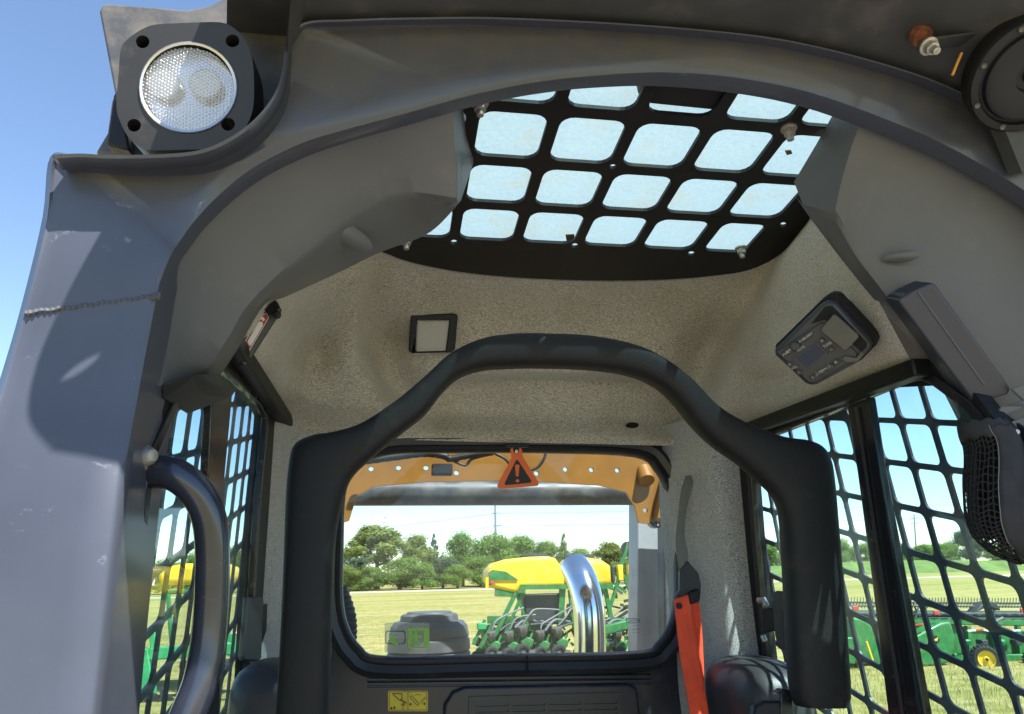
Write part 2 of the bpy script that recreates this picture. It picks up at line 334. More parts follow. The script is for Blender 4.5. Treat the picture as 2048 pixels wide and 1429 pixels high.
def text(name, body, o, right, up, size, mat, parent, th=.0002):
    cu = bpy.data.curves.new('t', 'FONT'); cu.body = body; cu.size = size; cu.align_x = 'CENTER'; cu.align_y = 'CENTER'; cu.resolution_u = 2
    to = bpy.data.objects.new('t', cu); col.objects.link(to); bpy.context.view_layer.update()
    me = bpy.data.meshes.new_from_object(to.evaluated_get(bpy.context.evaluated_depsgraph_get())); bpy.data.objects.remove(to)
    right = V(right).normalized(); up = (V(up)-right*V(up).dot(right)).normalized()
    v = [V(o)+right*p.co.x+up*p.co.y for p in me.vertices]; f = [list(p.vertices) for p in me.polygons]; bpy.data.meshes.remove(me)
    return mk(name, v, f, mat, parent)
def rrect(x0, y0, x1, y1, r, n=4):
    out = []
    for cx, cy, a0 in ((x1-r, y1-r, 0), (x0+r, y1-r, 90), (x0+r, y0+r, 180), (x1-r, y0+r, 270)):
        for k in range(n+1): a = rad(a0+90*k/n); out.append((cx+r*math.cos(a), cy+r*math.sin(a)))
    return out
def ell(cx, cy, rx, ry, n=24): return [(cx+rx*math.cos(2*math.pi*k/n), cy+ry*math.sin(2*math.pi*k/n)) for k in range(n)]

# ================================================================== GROUND
def kind(o, k='structure'): o['kind'] = k; return o
def gx(px, D): d = ray(px, 1140); return d.x/d.y*D
g = mk('field_ground', [V((-1500, -300, -H)), V((1500, -300, -H)), V((1500, 2500, -H)), V((-1500, 2500, -H))], [[0, 1, 2, 3]], 'field_grass'); kind(g)
random.seed(3)
gr = []
for k in range(48):
    a = 2*math.pi*k/48; r = 1+.10*math.sin(3*a)+.07*math.sin(7*a+1)+.04*random.random(); gr.append(V((.5+9*r*math.cos(a), 3+8.2*r*math.sin(a), -H+.004)))
kind(mk('gravel_yard', gr, [list(range(48))], 'gravel'))
kind(mk('farm_road', [V((-300, 104, -H+.004)), V((gx(1500, 92), 92, -H+.004)), V((600, 84, -H+.004)), V((600, 89, -H+.004)), V((gx(1500, 97), 97, -H+.004)), V((-300, 108, -H+.004))], [[0, 1, 4, 5], [1, 2, 3, 4]], 'road'))
rows = []
for i in range(40):
    x = 25+i*7.5; hgt = 2.3*sstep(25, 70, x)*(1-.35*sstep(150, 300, x)); rows.append([V((x, 128+q*3.5, -H+.004+hgt*math.sin(math.pi*min(1, q/5))**2*(1+.15*math.sin(i*.8)))) for q in range(6)]+[V((x, 175, -H+.004+hgt*.8)), V((x, 260, -H+.002))])
kind(loft('grass_bank', rows, 'bank'))
# standing grass close enough to show its blades
def grass(name, n, fn, h):
    v, f = [], []
    for k in range(n):
        x, y = fn(); a = random.random()*6.28; w_ = .012*h*4; hh = h*(.5+random.random()); b = len(v); lx, ly = (random.random()-.5)*hh*.8, (random.random()-.5)*hh*.8
        v += [V((x-w_*math.cos(a), y-w_*math.sin(a), -H)), V((x+w_*math.cos(a), y+w_*math.sin(a), -H)), V((x+lx, y+ly, -H+hh))]; f.append([b, b+1, b+2])
    b0 = bpy.data.meshes.new(name); b0.from_pydata([tuple(p+OFF) for p in v], [], f); b0.materials.append(MATS['blade']); o = bpy.data.objects.new(name, b0); col.objects.link(o)
    o['kind'] = 'stuff'; o['label'] = 'dry yellow green grass standing in the field around the machines'; o['category'] = 'grass'
def fr():
    y = random.uniform(4, 26)**1.0; return gx(random.uniform(1560, 2200), y), y
def fb():
    y = 8+34*random.random()**.8; return gx(random.uniform(150, 1400), y), y
grass('field_grass', 45000, lambda: fr() if random.random() < .6 else fb(), .09)
# ================================================================== THE LOADER
LD = thing('skid_steer_loader', 'skid steer loader with dark blue grey cab arch and black mesh side windows', 'skid steer', (.26, 1.2, -H))
XL, XR = -.245, .75
# ---- roof plate with its window grid
RP = plane((0, .8, .62), (0, .093, 1))
def roofpt(x, y, lift=0): return V((x, y, .62-.093*(y-.8)-lift))
RA, RB = V((.1157, 0, 0)), V((0, .1213, -.0113)); R0 = PL(1020, 273, RP)
edge_px = [(560, 420), (660, 470), (720, 492), (770, 507), (810, 522), (860, 534), (930, 546), (1050, 557), (1200, 562), (1330, 560), (1430, 552), (1500, 540), (1560, 510), (1600, 465), (1625, 430), (1640, 390), (1650, 350)]
edge = [PL(x, y, RP) for x, y in edge_px]
holes = []
for j in (-1, 0, 1, 2):
    for i in range(-1, 5):
        c = R0+RA*i+RB*j
        sx = .42 if not (i == 4 and j == 2) else .36
        holes.append([c+RA*(x*sx*2)+RB*((y*.41*2) if j > -1 else (y*.355*2+.055)) for x, y in rrect(-.5, -.5, .5, .5, .2, 4)])
for x, y in ((908, 485), (1150, 492), (1383, 508), (1567, 450), (1226, 334)): holes.append([PL(a, b, RP) for a, b in ell(x, y, 7, 5, 8)])
er = crom(edge, 50)
outer = [roofpt(-.04, .748)]+[p+V((0, .004, 0)) for p in er if p.y > .9]+[roofpt(.745, .748)]
roof = plate('roof_grid', outer, holes, (0, .0006, .006), 'black', LD)
box('roof_pane', roofpt(.335, 1.06, -.030), (.84, .625, .004), 'glass_roof', LD, rx=-.0925)
def roof_nut(px, py, s): 
    p = PL(px, py, RP); return nut('roof_nut', p, (0, -.05, -1), s, LD)
for px, py in ((960, 206), (1577, 256), (1482, 496), (813, 478)): roof_nut(px, py, .0105)
# black box that stands on the roof beside the glass
rb = plane(roofpt(.4, .8, -.009), (0, .093, 1))
slab('roof_beacon_box', [(1298, 150), (1455, 150), (1440, 222), (1300, 208)], rb, .016, 'hole', LD, bevel=.002)
slab('beacon_bracket', [(1268, 150), (1306, 150), (1292, 200), (1276, 186)], (rb[0]+V((0, 0, .002)), rb[1]), .006, 'pole_metal', LD)

for pts in ([(1131, 471), (1149, 470), (1148, 481), (1133, 482)], [(1166, 478), (1172, 479), (1170, 487), (1165, 486)], [(1570, 303), (1582, 302), (1585, 308), (1574, 311)]):
    slab('dried_leaf', pts, (RP[0]+V((0, 0, .024)), RP[1]), .002, 'leaf_litter', LD)
# ---- headliner: felt moulding between the roof plate and the window headers
outer3 = [(XL, .88, .315), (XL, 1.02, .315), (XL, 1.2, .315), (XL, 1.38, .32), (XL, 1.52, .32), (-.22, 1.60, .305), (-.10, 1.635, .292), (.08, 1.64, .287), (.27, 1.64, .283), (.45, 1.64, .281), (.62, 1.635, .277), (.71, 1.6, .272), (XR, 1.48, .272), (XR, 1.32, .268), (XR, 1.15, .263), (XR, .99, .259), (XR, .91, .257)]
N, NR = 130, 46
ei = crom(edge, N); eo = crom(outer3, N); rows = []
def bumpf(px, py):
    d = 0.
    # left lobe fold, central panel step, lower pillow, right lobe fold and the radio's lobe
    xl = 728-(py-640)*.06+70*sstep(690, 840, py); xr = 1470-(py-690)*.5
    d += .030*(1-sstep(xl-14, xl+16, px))*sstep(500, 560, py)
    d -= .050*math.exp(-((px-610)/58)**2-((py-690)/62)**2)
    d += .030*sstep(xr-16, xr+20, px)
    d -= .022*math.exp(-((px-xl-45)/40)**2)*sstep(600, 700, py)
    d -= .022*math.exp(-((px-xr+50)/45)**2)*sstep(600, 700, py)
    ex = ((px-1115)/270)**2; ey = ((py-822)/72)**2; r = ex*ex+ey*ey
    d -= .026*(1-sstep(.55, 1.25, r))
    d += .022*math.exp(-((px-1100)/400)**2-((py-790+60)/30)**2)*.6
    d -= .03*math.exp(-((px-1560)/70)**2-((py-760)/40)**2)
    d += .004*math.sin(px*.021)*math.sin(py*.027+1)
    return d*2.3
for r in range(NR):
    t = r/(NR-1); row = []
    for k in range(N):
        p = lerp(ei[k], eo[k], t); s = k/(N-1)
        p = p+V((0, .55, .8))*(.075*math.sin(math.pi*t**.85)*(1-.3*abs(s-.5)*2))
        if p.dot(Fw) > .2:
            q = proj(p); nrm = (p*-1).normalized(); f = sstep(0, .10, t)*(1-sstep(.84, .99, t))
            p = p+nrm*(bumpf(*q)*f)
        row.append(p)
    rows.append([p for p in row])
lip0 = [p+V((0, .012, .012)) for p in rows[0]]
HL = loft('headliner', [lip0]+rows, 'felt', LD)
HLR = rows
def hl_at(px, py):
    best = None
    for r in range(1, NR-1):
        for k in range(1, N-1):
            q = proj(HLR[r][k]); d = (q[0]-px)**2+(q[1]-py)**2
            if best is None or d < best[0]: best = (d, r, k)
    _, r, k = best; p = HLR[r][k]; n = (HLR[r+1][k]-HLR[r-1][k]).cross(HLR[r][k+1]-HLR[r][k-1])
    return plane(p, n)
# felt rear pillars
def pillar(name, pts, z0, z1, mat):
    P = crom([(x, y, 0) for x, y in pts], 14); rr = []
    for k in range(30):
        z = lerp(z0, z1, k/29)
        rr.append([V((p.x+.004*math.sin(z*17+p.y*9), p.y+.005*math.sin(z*11+2), z)) for p in P])
    return loft(name, rr, mat, LD)
pillar('rear_pillar_lining', [(-.115, 1.68), (-.135, 1.645), (-.175, 1.635), (-.215, 1.60), (-.235, 1.55), (-.262, 1.53)], .40, -.75, 'felt_grey')
pillar('rear_pillar_lining', [(.635, 1.69), (.650, 1.645), (.663, 1.60), (.677, 1.555), (.688, 1.522), (.699, 1.506), (.725, 1.502), (.757, 1.502)], .33, -.75, 'felt_grey')
slab('grommet', ell(1265, 850, 13, 5, 12), hl_at(1265, 850), .004, 'black', LD, lift=.003)

# ---- rear wall, rear window
RW = plane((0, 1.66, 0), (0, 1, 0))
win = [(690, 1000), (687, 1100), (686, 1190), (696, 1250), (722, 1293), (770, 1313), (1000, 1309), (1270, 1303), (1315, 1286), (1340, 1246), (1349, 1190), (1347, 1080), (1336, 995), (1312, 943), (1270, 914), (1100, 906), (900, 906), (790, 908), (735, 924), (702, 958)]
wl = [PL(x, y, RW) for x, y in win]
def closed_crom(P, n):
    m = len(P); Q = [P[-2], P[-1]]+list(P)+[P[0], P[1]]; out = []
    for k in range(n):
        s = k/n*m; i = int(s); t = s-i; p0, p1, p2, p3 = Q[i+1], Q[i+2], Q[(i+3)], Q[(i+4) % len(Q)] if i+4 < len(Q) else P[2]
        out.append(.5*((2*p1)+(p2-p0)*t+(2*p0-5*p1+4*p2-p3)*t*t+(3*p1-p0-3*p2+p3)*t**3))
    return out
WL = closed_crom(wl, 90); wc = sum(WL, V())/len(WL)
def off(loop, d, dy=0):
    out = []; n = len(loop)
    for i, p in enumerate(loop):
        t = loop[(i+1) % n]-loop[i-1]; nn = V((t.z, 0, -t.x)).normalized()
        if nn.dot(p-wc) < 0: nn = -nn
        out.append(p+nn*d+V((0, dy, 0)))
    return out
zr = .292
plate('rear_wall', [V((-.24, 1.672, -.8)), V((.745, 1.672, -.8)), V((.745, 1.672, zr)), V((-.24, 1.672, zr))], [off(WL, .012, .012)], (0, .02, 0), 'navy', LD)
seal = [off(WL, .000, .012), off(WL, .001, -.004), off(WL, .006, -.010), off(WL, .014, -.008), off(WL, .016, -.016), off(WL, .030, -.022), off(WL, .040, -.016), off(WL, .044, .0), off(WL, .045, .012)]
RWN = mk('rear_window', *(lambda rs: ([p for r in rs for p in r], [[i*90+j, i*90+(j+1) % 90, (i+1)*90+(j+1) % 90, (i+1)*90+j] for i in range(len(rs)-1) for j in range(90)]))(seal), 'rubber', LD, smooth=True)
prism('pane', off(WL, .006, .006), (0, .005, 0), 'glass_rear', RWN)
bar('seal_joint', Y(1054, 1311, 1.634), Y(1056, 1345, 1.634), .003, .004, 'hole', RWN)
# emergency exit label on the pane
EX = plane((0, 1.66, 0), (0, 1, 0))
slab('exit_label', rrect(769, 1246, 859, 1306, 4), EX, .0008, 'label_clear', RWN)
gl_ = lambda name, px: slab(name, px, EX, .0006, 'green_label', RWN, lift=.0018)
pg = [[PL(x, y, (EX[0]+EX[1]*.0018, EX[1])) for x, y in L_] for L_ in ([(816, 1257), (858, 1256), (858, 1296), (816, 1297)], [(824, 1262), (847, 1261), (848, 1294), (824, 1295)])]
plate('exit_sign_border', pg[0], [pg[1]], (0, .0006, 0), 'green_label', RWN)
gl_('running_figure', ell(832, 1265, 3.2, 3.2, 10)); gl_('running_figure', [(828, 1269), (835, 1268), (839, 1273), (842, 1270), (844, 1272), (839, 1277), (836, 1275), (836, 1281), (840, 1287), (839, 1294), (836, 1294), (836, 1288), (832, 1284), (829, 1289), (823, 1294), (822, 1291), (827, 1287), (829, 1280), (828, 1275), (825, 1279), (823, 1278)])
gl_('hand_figure', [(779, 1278), (782, 1279), (781, 1272), (783, 1272), (785, 1278), (785, 1270), (787, 1270), (788, 1278), (790, 1272), (792, 1273), (790, 1281), (797, 1288), (795, 1292), (786, 1288), (780, 1284)])
wr = [[PL(x, y, (EX[0]+EX[1]*.0016, EX[1])) for x, y in rrect(*q)] for q in ((771, 1262, 811, 1289, 6), (772.5, 1263.5, 809.5, 1287.5, 5))]
plate('window_pictogram', wr[0], [wr[1]], (0, .0005, 0), 'ink', RWN)
mkr = [[PL(x, y, (EX[0]+EX[1]*.0016, EX[1])) for x, y in ell(1266, 1242, rx, ry, 20)] for rx, ry in ((15, 5), (13.8, 4))]
plate('maker_mark', mkr[0], [mkr[1]], (0, .0004, 0), 'ink', RWN)
for k, (tx, ty, ts) in enumerate((('PILKINGTON', 1242, .0052), ('E1 43R', 1252, .004), ('AS2 M412', 1259, .004), ('DOT 478', 1266, .004))):
    text('maker_print', tx, PL(1266 if k == 0 else 1272, ty, (EX[0]+EX[1]*.0016, EX[1])), (1, 0, 0), (0, 0, 1), ts, 'ink', RWN)
# ribs, sticker and vent of the rear wall below the window
WP = plane((0, 1.672, 0), (0, 1, 0))
for py, r_ in ((1356, .008), (1370, .004)): tube('wall_rib', [PL(735, py+3, (WP[0]+V((0, .003, 0)), WP[1])), PL(1300, py-3, (WP[0]+V((0, .003, 0)), WP[1]))], r_, 'navy', LD, 10)
slab('vent_panel', [(905, 1384), (930, 1374), (1255, 1368), (1275, 1376), (1285, 1460), (885, 1470), (888, 1410)], WP, .03, 'navy', LD, lift=.012, bevel=.006, seg=3)
VP = (WP[0]+WP[1]*.012, WP[1])
plate('vent_grille', [PL(x, y, (VP[0]+VP[1]*.004, VP[1])) for x, y in [(938, 1394), (1240, 1385), (1244, 1455), (936, 1462)]],
      [[PL(x+dx, y+dy-dx*.022, (VP[0]+VP[1]*.004, VP[1])) for dx, dy in rrect(0, 0, 66, 6, 2, 2)] for x in (952, 1024, 1096, 1168) for y in (1408-(x-952)*.022, 1420-(x-952)*.022, 1432-(x-952)*.022)], (0, .006, 0), 'trim_dark', LD)
SK = (WP[0]+WP[1]*.001, WP[1])
ST = slab('lift_arm_sticker', rrect(776, 1382, 856, 1423, 3), SK, .001, 'yellow_label', LD)
def ink(name, px, lift=.0012, mat='ink', par=None): return slab(name, px, SK, .0005, mat, par or ST, lift=lift)
def inkline(pts, wd=1.3, mat='ink', name='pictogram_line'):
    for (a, b), (c, d) in zip(pts, pts[1:]):
        l = math.hypot(c-a, d-b); nx, ny = -(d-b)/l*wd/2, (c-a)/l*wd/2; ink(name, [(a+nx, b+ny), (c+nx, d+ny), (c-nx, d-ny), (a-nx, b-ny)], mat=mat)
inkline([(778.5, 1384.5), (853.5, 1384), (854, 1420.5), (779, 1421), (778.5, 1384.5)], .8); inkline([(816, 1384.5), (816, 1421)], .8)
inkline([(785, 1388), (804, 1388), (804, 1398), (799, 1401), (785, 1388)], 1.5); inkline([(802, 1399), (813, 1406)], 1.2); inkline([(801, 1401), (812, 1408)], 1.2)
inkline([(806, 1419), (806, 1407)], 1.2); inkline([(802, 1412), (806, 1407), (810, 1412)], 1.2)
inkline([(821, 1393), (824, 1392), (838, 1408), (837, 1411), (834, 1410.5), (821, 1396), (821, 1393)], 1.1)
for q in range(5): inkline([(840+q*2.4, 1405-q*2.4), (841.5+q*2.4, 1403.5-q*2.4)], 1); inkline([(842+q*2.1, 1408-q*2.4), (843.5+q*2.1, 1406.5-q*2.4)], 1)
inkline([(830, 1391), (836, 1389), (842, 1391)], .8)
for cx, cy in ((783, 1417), (789, 1416), (821, 1409), (849, 1408)): ink('hand_pictogram', ell(cx, cy, 2, 2.6, 8))

# ---- side walls, windows, mesh screens
def side(x0, sgn, opening, name_mull, mull, top, extra):
    op = [X(px, py, x0) for px, py in opening]
    op = [V((p.x, max(p.y, .785), max(p.z, -.9))) for p in op]
    yb, yf, zb, zt = 1.68, (.768 if sgn > 0 else .765), -1.0, top
    out = [V((x0, yf, zb)), V((x0, yb, zb)), V((x0, yb, zt))]+([V((x0, .90, zt)), V((x0, .862, .262)), V((x0, .815, .206)), V((x0, .786, .155)), V((x0, .773, .09)), V((x0, yf, .05))] if sgn > 0 else [V((x0, yf, zt))])
    plate('side_wall', out, [op], (sgn*.022, 0, 0), 'black', LD)
    c = sum(op, V())/len(op)
    W = plate('side_window', [c+(p-c)*1.035+V((-sgn*.004, 0, 0)) for p in op], [[c+(p-c)*.98+V((-sgn*.004, 0, 0)) for p in op]], (sgn*.012, 0, 0), 'black_gloss', LD, bevel=.002)
    prism('pane', [c+(p-c)*1.0+V((sgn*.009, 0, 0)) for p in op], (sgn*.004, 0, 0), 'glass_side', W)
    mq = [X(px, py, x0-sgn*.004) for px, py in mull]
    prism('stile', mq, (sgn*.012, 0, 0), 'black_gloss', W, bevel=.002)
    return W, op
opL = [(395, 700), (470, 757), (520, 808), (532, 832), (530, 860), (516, 1000), (500, 1250), (488, 1500), (300, 1640), (200, 1640), (238, 1300), (262, 1100), (300, 915), (335, 838), (365, 770)]
WL_, opl = side(XL, -1, opL, 's', [(428, 745), (466, 775), (450, 950), (436, 1560), (396, 1540), (418, 950)], .335, None)
opR = [(1520, 878), (1650, 827), (1760, 780), (1830, 756), (1850, 755), (1868, 763), (1935, 812), (1990, 880), (2060, 975), (2150, 1110), (2260, 1330), (2380, 1620), (1573, 1620), (1547, 1429), (1527, 1250), (1511, 1080), (1502, 960), (1502, 900)]
WR_, opr = side(XR, 1, opR, 's', [(1694, 812), (1738, 795), (1762, 950), (1790, 1100), (1850, 1429), (1880, 1600), (1800, 1600), (1776, 1429), (1742, 1150), (1715, 950)], .30, None)
bar('stile_bead', X(1712, 815, .742), X(1815, 1500, .742), .003, .004, 'trim_dark', WR_)
bar('stile_bead', X(1741, 800, .744), X(1858, 1500, .744), .012, .002, 'glass_side', WR_)
prism('corner_filler', [X(x, y, .758) for x, y in [(1730, 520), (1800, 580), (1900, 690), (1900, 770), (1800, 775), (1740, 720)]], (.004, 0, 0), 'black', LD)  # dark filler added behind the headliner edge to cover a gap of sky
bar('header_rail', V((XR-.012, .885, .264)), V((XR-.012, 1.56, .276)), .03, .026, 'black', LD, bevel=.004)
bar('header_rail', V((XL+.014, .86, .318)), V((XL+.014, 1.60, .318)), .03, .024, 'black', LD, bevel=.004)
def screen(P0, a, b, ir, jr, th, parent, inside, cut=None):
    hs = []
    mu, mv = .0048/a.length, .0048/b.length
    for i in ir:
        for j in jr:
            c = P0+a*(i+.5)+b*(j+.5)
            if not inside(c) or (cut and j-jr[0] < 3.3*(i-1.2)/3.5): continue
            hs.append([c+a*(x*(1-2*mu))+b*(y*(1-2*mv)) for x, y in rrect(-.5, -.5, .5, .5, .16, 3)])
    i0, i1, j0, j1 = ir[0]-.3, ir[-1]+1.3, jr[0]-.3, jr[-1]+1.3
    outl = [P0+a*i0+b*j0, P0+a*i1+b*j0, P0+a*i1+b*j1, P0+a*i0+b*j1]
    if cut: outl[1:2] = [P0+a*1.2+b*j0, P0+a*i1+b*(j0+3)]
    return plate('mesh_screen', outl, hs, th, 'navy', parent)
def inpoly(loop, grow):
    c = sum(loop, V())/len(loop); L2 = [c+(p-c)*grow for p in loop]
    def f(q):
        r = False; n = len(L2)
        for i in range(n):
            a, b = L2[i], L2[i-1]
            if (a.z > q.z) != (b.z > q.z) and q.y < (b.y-a.y)*(q.z-a.z)/(b.z-a.z)+a.y: r = not r
        return r
    return f
screen(V((.785, 1.0785, .2275)), V((0, -.0656, -.0152)), V((0, -.0102, -.0709)), range(-9, 5), range(-2, 10), (.004, 0, 0), WR_, inpoly(opr, 1.12), True)
screen(V((-.27, .9341+.012, .2028+.004)), V((0, .0673, .0158)), V((0, -.0085, -.068)), range(-1, 11), range(-3, 10), (-.004, 0, 0), WL_, inpoly(opl, 1.12))
# window latches
LP = plane(X(1558, 1240, .735), (-1, -.35, 0))
WLt = slab('window_latch', [(1543, 1187), (1552, 1182), (1578, 1184), (1582, 1302), (1556, 1298), (1549, 1270)], LP, .008, 'trim_dark', WR_, bevel=.002)
text('latch_lettering', 'Young', PL(1562, 1245, (LP[0]+LP[1]*.001, LP[1])), PL(1564, 1225, LP)-PL(1564, 1260, LP), PL(1550, 1240, LP)-PL(1570, 1240, LP), .016, 'button', WR_)
slab('latch_bracket', [(1520, 1218), (1545, 1216), (1550, 1262), (1524, 1268)], LP, .012, 'black', WR_, bevel=.003)
tube('latch_pin', [PL(1517, 1202, LP), PL(1528, 1200, LP), PL(1533, 1212, LP)], .006, 'steel', WR_, 10)
tube('latch_pin', [PL(1525, 1272, LP), PL(1530, 1282, LP)], .005, 'steel', WR_, 8)
LQ = plane(X(510, 1258, XL+.012), (1, -.55, 0))
slab('window_latch', [(497, 1194), (524, 1193), (529, 1200), (524, 1316), (518, 1324), (489, 1322), (486, 1316)], LQ, .012, 'trim_dark', WL_, bevel=.003)
slab('latch_bracket', [(524, 1212), (536, 1208), (534, 1262), (524, 1290)], LQ, .01, 'black', WL_, bevel=.002)

# ---- front arch
R_px = [(-190, 1600), (-150, 1429), (-60, 1000), (0, 790), (48, 625), (92, 440), (105, 318), (150, 311), (220, 314), (330, 312), (400, 304), (455, 282), (505, 247), (540, 207), (560, 167), (572, 115), (600, 52), (700, 42), (850, 38), (1000, 38), (1250, 50), (1500, 72), (1650, 99), (1800, 140), (1900, 177), (2050, 250), (2200, 350), (2330, 470), (2430, 640), (2500, 900), (2600, 1500)]
I_px = [(190, 1600), (205, 1429), (255, 1000), (288, 800), (325, 602), (336, 560), (352, 520), (368, 495), (395, 458), (430, 420), (475, 380), (520, 348), (580, 316), (640, 291), (720, 266), (820, 238), (935, 205), (1000, 190), (1080, 176), (1180, 165), (1320, 161), (1480, 176), (1620, 205), (1780, 262), (1900, 314), (2048, 400), (2140, 480), (2220, 580), (2290, 720), (2340, 950), (2420, 1500)]
ycurve = lambda i: .66+.06*sstep(0, 4, i)      # the pillar leans a little forward at its foot
NA = 150
Rp = crom([(a, b, 0) for a, b in R_px], NA); Ip = crom([(a, b, 0) for a, b in I_px], NA); ya = [ycurve(k/(NA-1)*(len(R_px)-1)) for k in range(NA)]
rails = [[] for _ in range(10)]
for k in range(NA):
    r, q, y = Rp[k], Ip[k], ya[k]; s = k/(NA-1)*(len(R_px)-1)
    top = sstep(4, 9.5, s); kk = 1-min(.45, lerp(30, 42, sstep(6, 13, s))/max(60, math.hypot(r.x-q.x, r.y-q.y)))
    pt = lambda t, dy: Y(lerp(r.x, q.x, t), lerp(r.y, q.y, t), y+dy)
    rails[0].append(Y(r.x, r.y, y)+V((-.012*(1-top), .15-.09*top, .02*top)))
    rails[1].append(Y(r.x, r.y, y+.012*(1-top)-.016*top)+V((-.004*(1-top), 0, .002*top)))
    rails[2].append(pt(.008, -.014*top))
    rails[3].append(pt(.035, .001))
    rails[4].append(pt(.12, .012*top-.0005*(1-top)))
    rails[5].append(pt(lerp(.5, kk, .5), .014*top-.002*(1-top)))
    rails[6].append(pt(kk, .016*top-.001*(1-top)))
    rails[7].append(pt(lerp(kk, 1, .55), .016*top+.004)); rails[8].append(pt(1, .034))
    rails[9].append(pt(1, .038)+V((.0, .012+.085*(1-sstep(3.2, 6, s)), .0)))
arch = loft('front_arch', rails, 'paint', LD, ang=55)
at_ = arch.data.attributes.new('dirt', 'FLOAT', 'POINT')
for i_, w_ in enumerate((.1, .0, .25, .9, 1., .62, .10, .0, .0, .0)):
    for k in range(NA):
        s = k/(NA-1)*(len(R_px)-1); at_.data[i_*NA+k].value = w_*(sstep(5.5, 7, s)*(.55 if i_ > 4 and s < 14 else 1))
sm = loft('weld_seam', [[Y(lerp(50, 321, t), lerp(630, 594, t)+math.sin(t*41)*1.2-3+dy, .7180+dz+.0007*math.sin(t*150)) for dy, dz in ((-8, .004), (-4, .0004), (0, -.0014), (4, .0004), (8, .004))] for t in [k/120 for k in range(121)]], 'weld', LD)
# visor over the door opening
vr = []
for k in range(int(NA*16/(len(R_px)-1)), NA-12):
    r, y = Rp[k], ya[k]; p = Y(r.x, r.y, y)
    vr.append(p)
lipend = Y(574, 108, .69); vs_ = [lipend]+[p+V((0, .006, .0)) for p in vr]
vf = []
for k, p in enumerate(vs_):
    t = k/(len(vs_)-1); c = 1-sstep(0, .14, t); vf.append(V((p.x+.03*c, .46+.05*c*c, min(max(p.z, .60)+.035, .652))))
vis = loft('roof_visor', [vs_, [lerp(a, b, .5)+V((0, 0, .004)) for a, b in zip(vs_, vf)], vf, [p+V((0, .006, .03)) for p in vf], [p+V((0, .03, .045)) for p in vs_]], 'visor', LD, ang=50)
# corner ledge round the work lamp
lp_px = [(105, 312), (160, 309), (220, 312), (330, 310), (400, 302), (455, 280), (505, 245), (540, 205), (560, 165), (570, 110), (576, 50), (580, -10), (583, -80)]
LPc = crom([(a, b, 0) for a, b in lp_px], 50); lr = []
for k, p in enumerate(LPc):
    e = Y(p.x, p.y, .688); lr.append([e+V((0, .13, .006)), e+V((0, .004, .002)), e, e+V((.0008, .001, -.002)), e+V((.001, .02, -.003))])
loft('lamp_ledge', lr, 'paint', LD, solid=.002, ang=60)
gd = [(-.225, .82), (-.19, .66), (-.176, .614), (-.170, .565), (-.164, .52), (-.152, .485), (-.128, .452), (-.09, .430), (0, .418), (.35, .41), (.66, .42), (.74, .51), (.79, .60), (.79, .765), (.06, .765), (.06, .845), (-.22, .845)]
gd = gd[:2]+[(p.x, p.y) for p in crom([(x, y, 0) for x, y in gd[2:8]], 30)]+gd[8:]
gs = [(-.113+.013*math.cos(a)*.80-.005*math.sin(a)*.6, .484+.013*math.cos(a)*.60+.005*math.sin(a)*.80) for a in [2*math.pi*k/14 for k in range(14)]]
plate('shadow_roof_cap', [V((x, y, .676-.05*(.82-y))) for x, y in gd], [[V((x, y, .676-.05*(.82-y))) for x, y in gs]], (0, 0, .004), 'visor', LD)  # unseen overhang, outline and slot shaped to throw the pillar's shadow and light spot
BP = plane((0, .825, 0), (0, 1, 0))
slab('lamp_back_plate', [(198, 22), (204, 11), (216, 7), (330, 16), (372, 20), (415, 12), (450, -4), (620, -60), (640, 340), (190, 306), (214, 266), (222, 205), (229, 186)], BP, .012, 'paint_dusty', LD, bevel=.003)
slab('gasket', [(226, 190), (236, 178), (260, 300), (212, 290)], plane((0, .80, 0), (0, 1, 0)), .02, 'black', LD, bevel=.003)

# ---- work lamp
LN = V((-.02, -1, -.16)); LPn = plane(Y(376, 175, .725), LN)
outl = [(315, 49), (378, 46), (441, 45), (470, 58), (490, 80), (504, 115), (508, 160), (507, 210), (499, 240), (486, 262), (465, 284), (437, 297), (370, 300), (304, 301), (285, 297), (269, 287), (252, 268), (241, 245), (234, 225), (233, 200), (237, 150), (241, 101), (251, 83), (266, 70), (290, 56)]
lensl = ell(376, 175, 99, 92, 40); hl4 = [(285, 84), (465, 82), (268, 251), (456, 249)]
o3 = [PL(p.x, p.y, LPn) for p in closed_crom([V((x, y, 0)) for x, y in outl], 75)]
lampb = plate('work_lamp', o3, [[PL(x, y, LPn) for x, y in lensl]]+[[PL(x, y, LPn) for x, y in ell(cx, cy, 14, 13, 14)] for cx, cy in hl4], -LPn[1]*.055, 'lamp_body', LD, bevel=.004)
slab('lamp_rear_cap', [(x*.96+15, y*.96+8) for x, y in outl], LPn, .01, 'lamp_body', lampb, lift=-.050, bevel=.003)
for cx, cy in hl4: slab('screw_hole', ell(cx, cy, 15, 14, 14), LPn, .003, 'hole', lampb, lift=-.032)
ring = [[PL(x, y, (LPn[0]+LPn[1]*l, LPn[1])) for x, y in ell(376, 175, rx, ry, 40)] for rx, ry, l in ((99, 92, -.012), (99, 92, .001), (97, 90, .002), (92, 85.5, .001), (91, 85, -.006))]
loft('bezel', ring, 'steel', lampb, closed=True)
lc = PL(376, 175, LPn); lr_ = (PL(376+91, 175, LPn)-lc).length
ax_, a_, b_ = frame(LPn[1])
def lamp_disc(name, lift, dome, mat, rmax):
    rows = [[lc+ax_*(lift+dome*(1-(t/8)**2))+(a_*math.cos(2*math.pi*q/36)+b_*math.sin(2*math.pi*q/36))*max(rmax*t/8, .0004) for q in range(36)] for t in range(9)]
    return loft(name, rows, mat, lampb, closed=True)
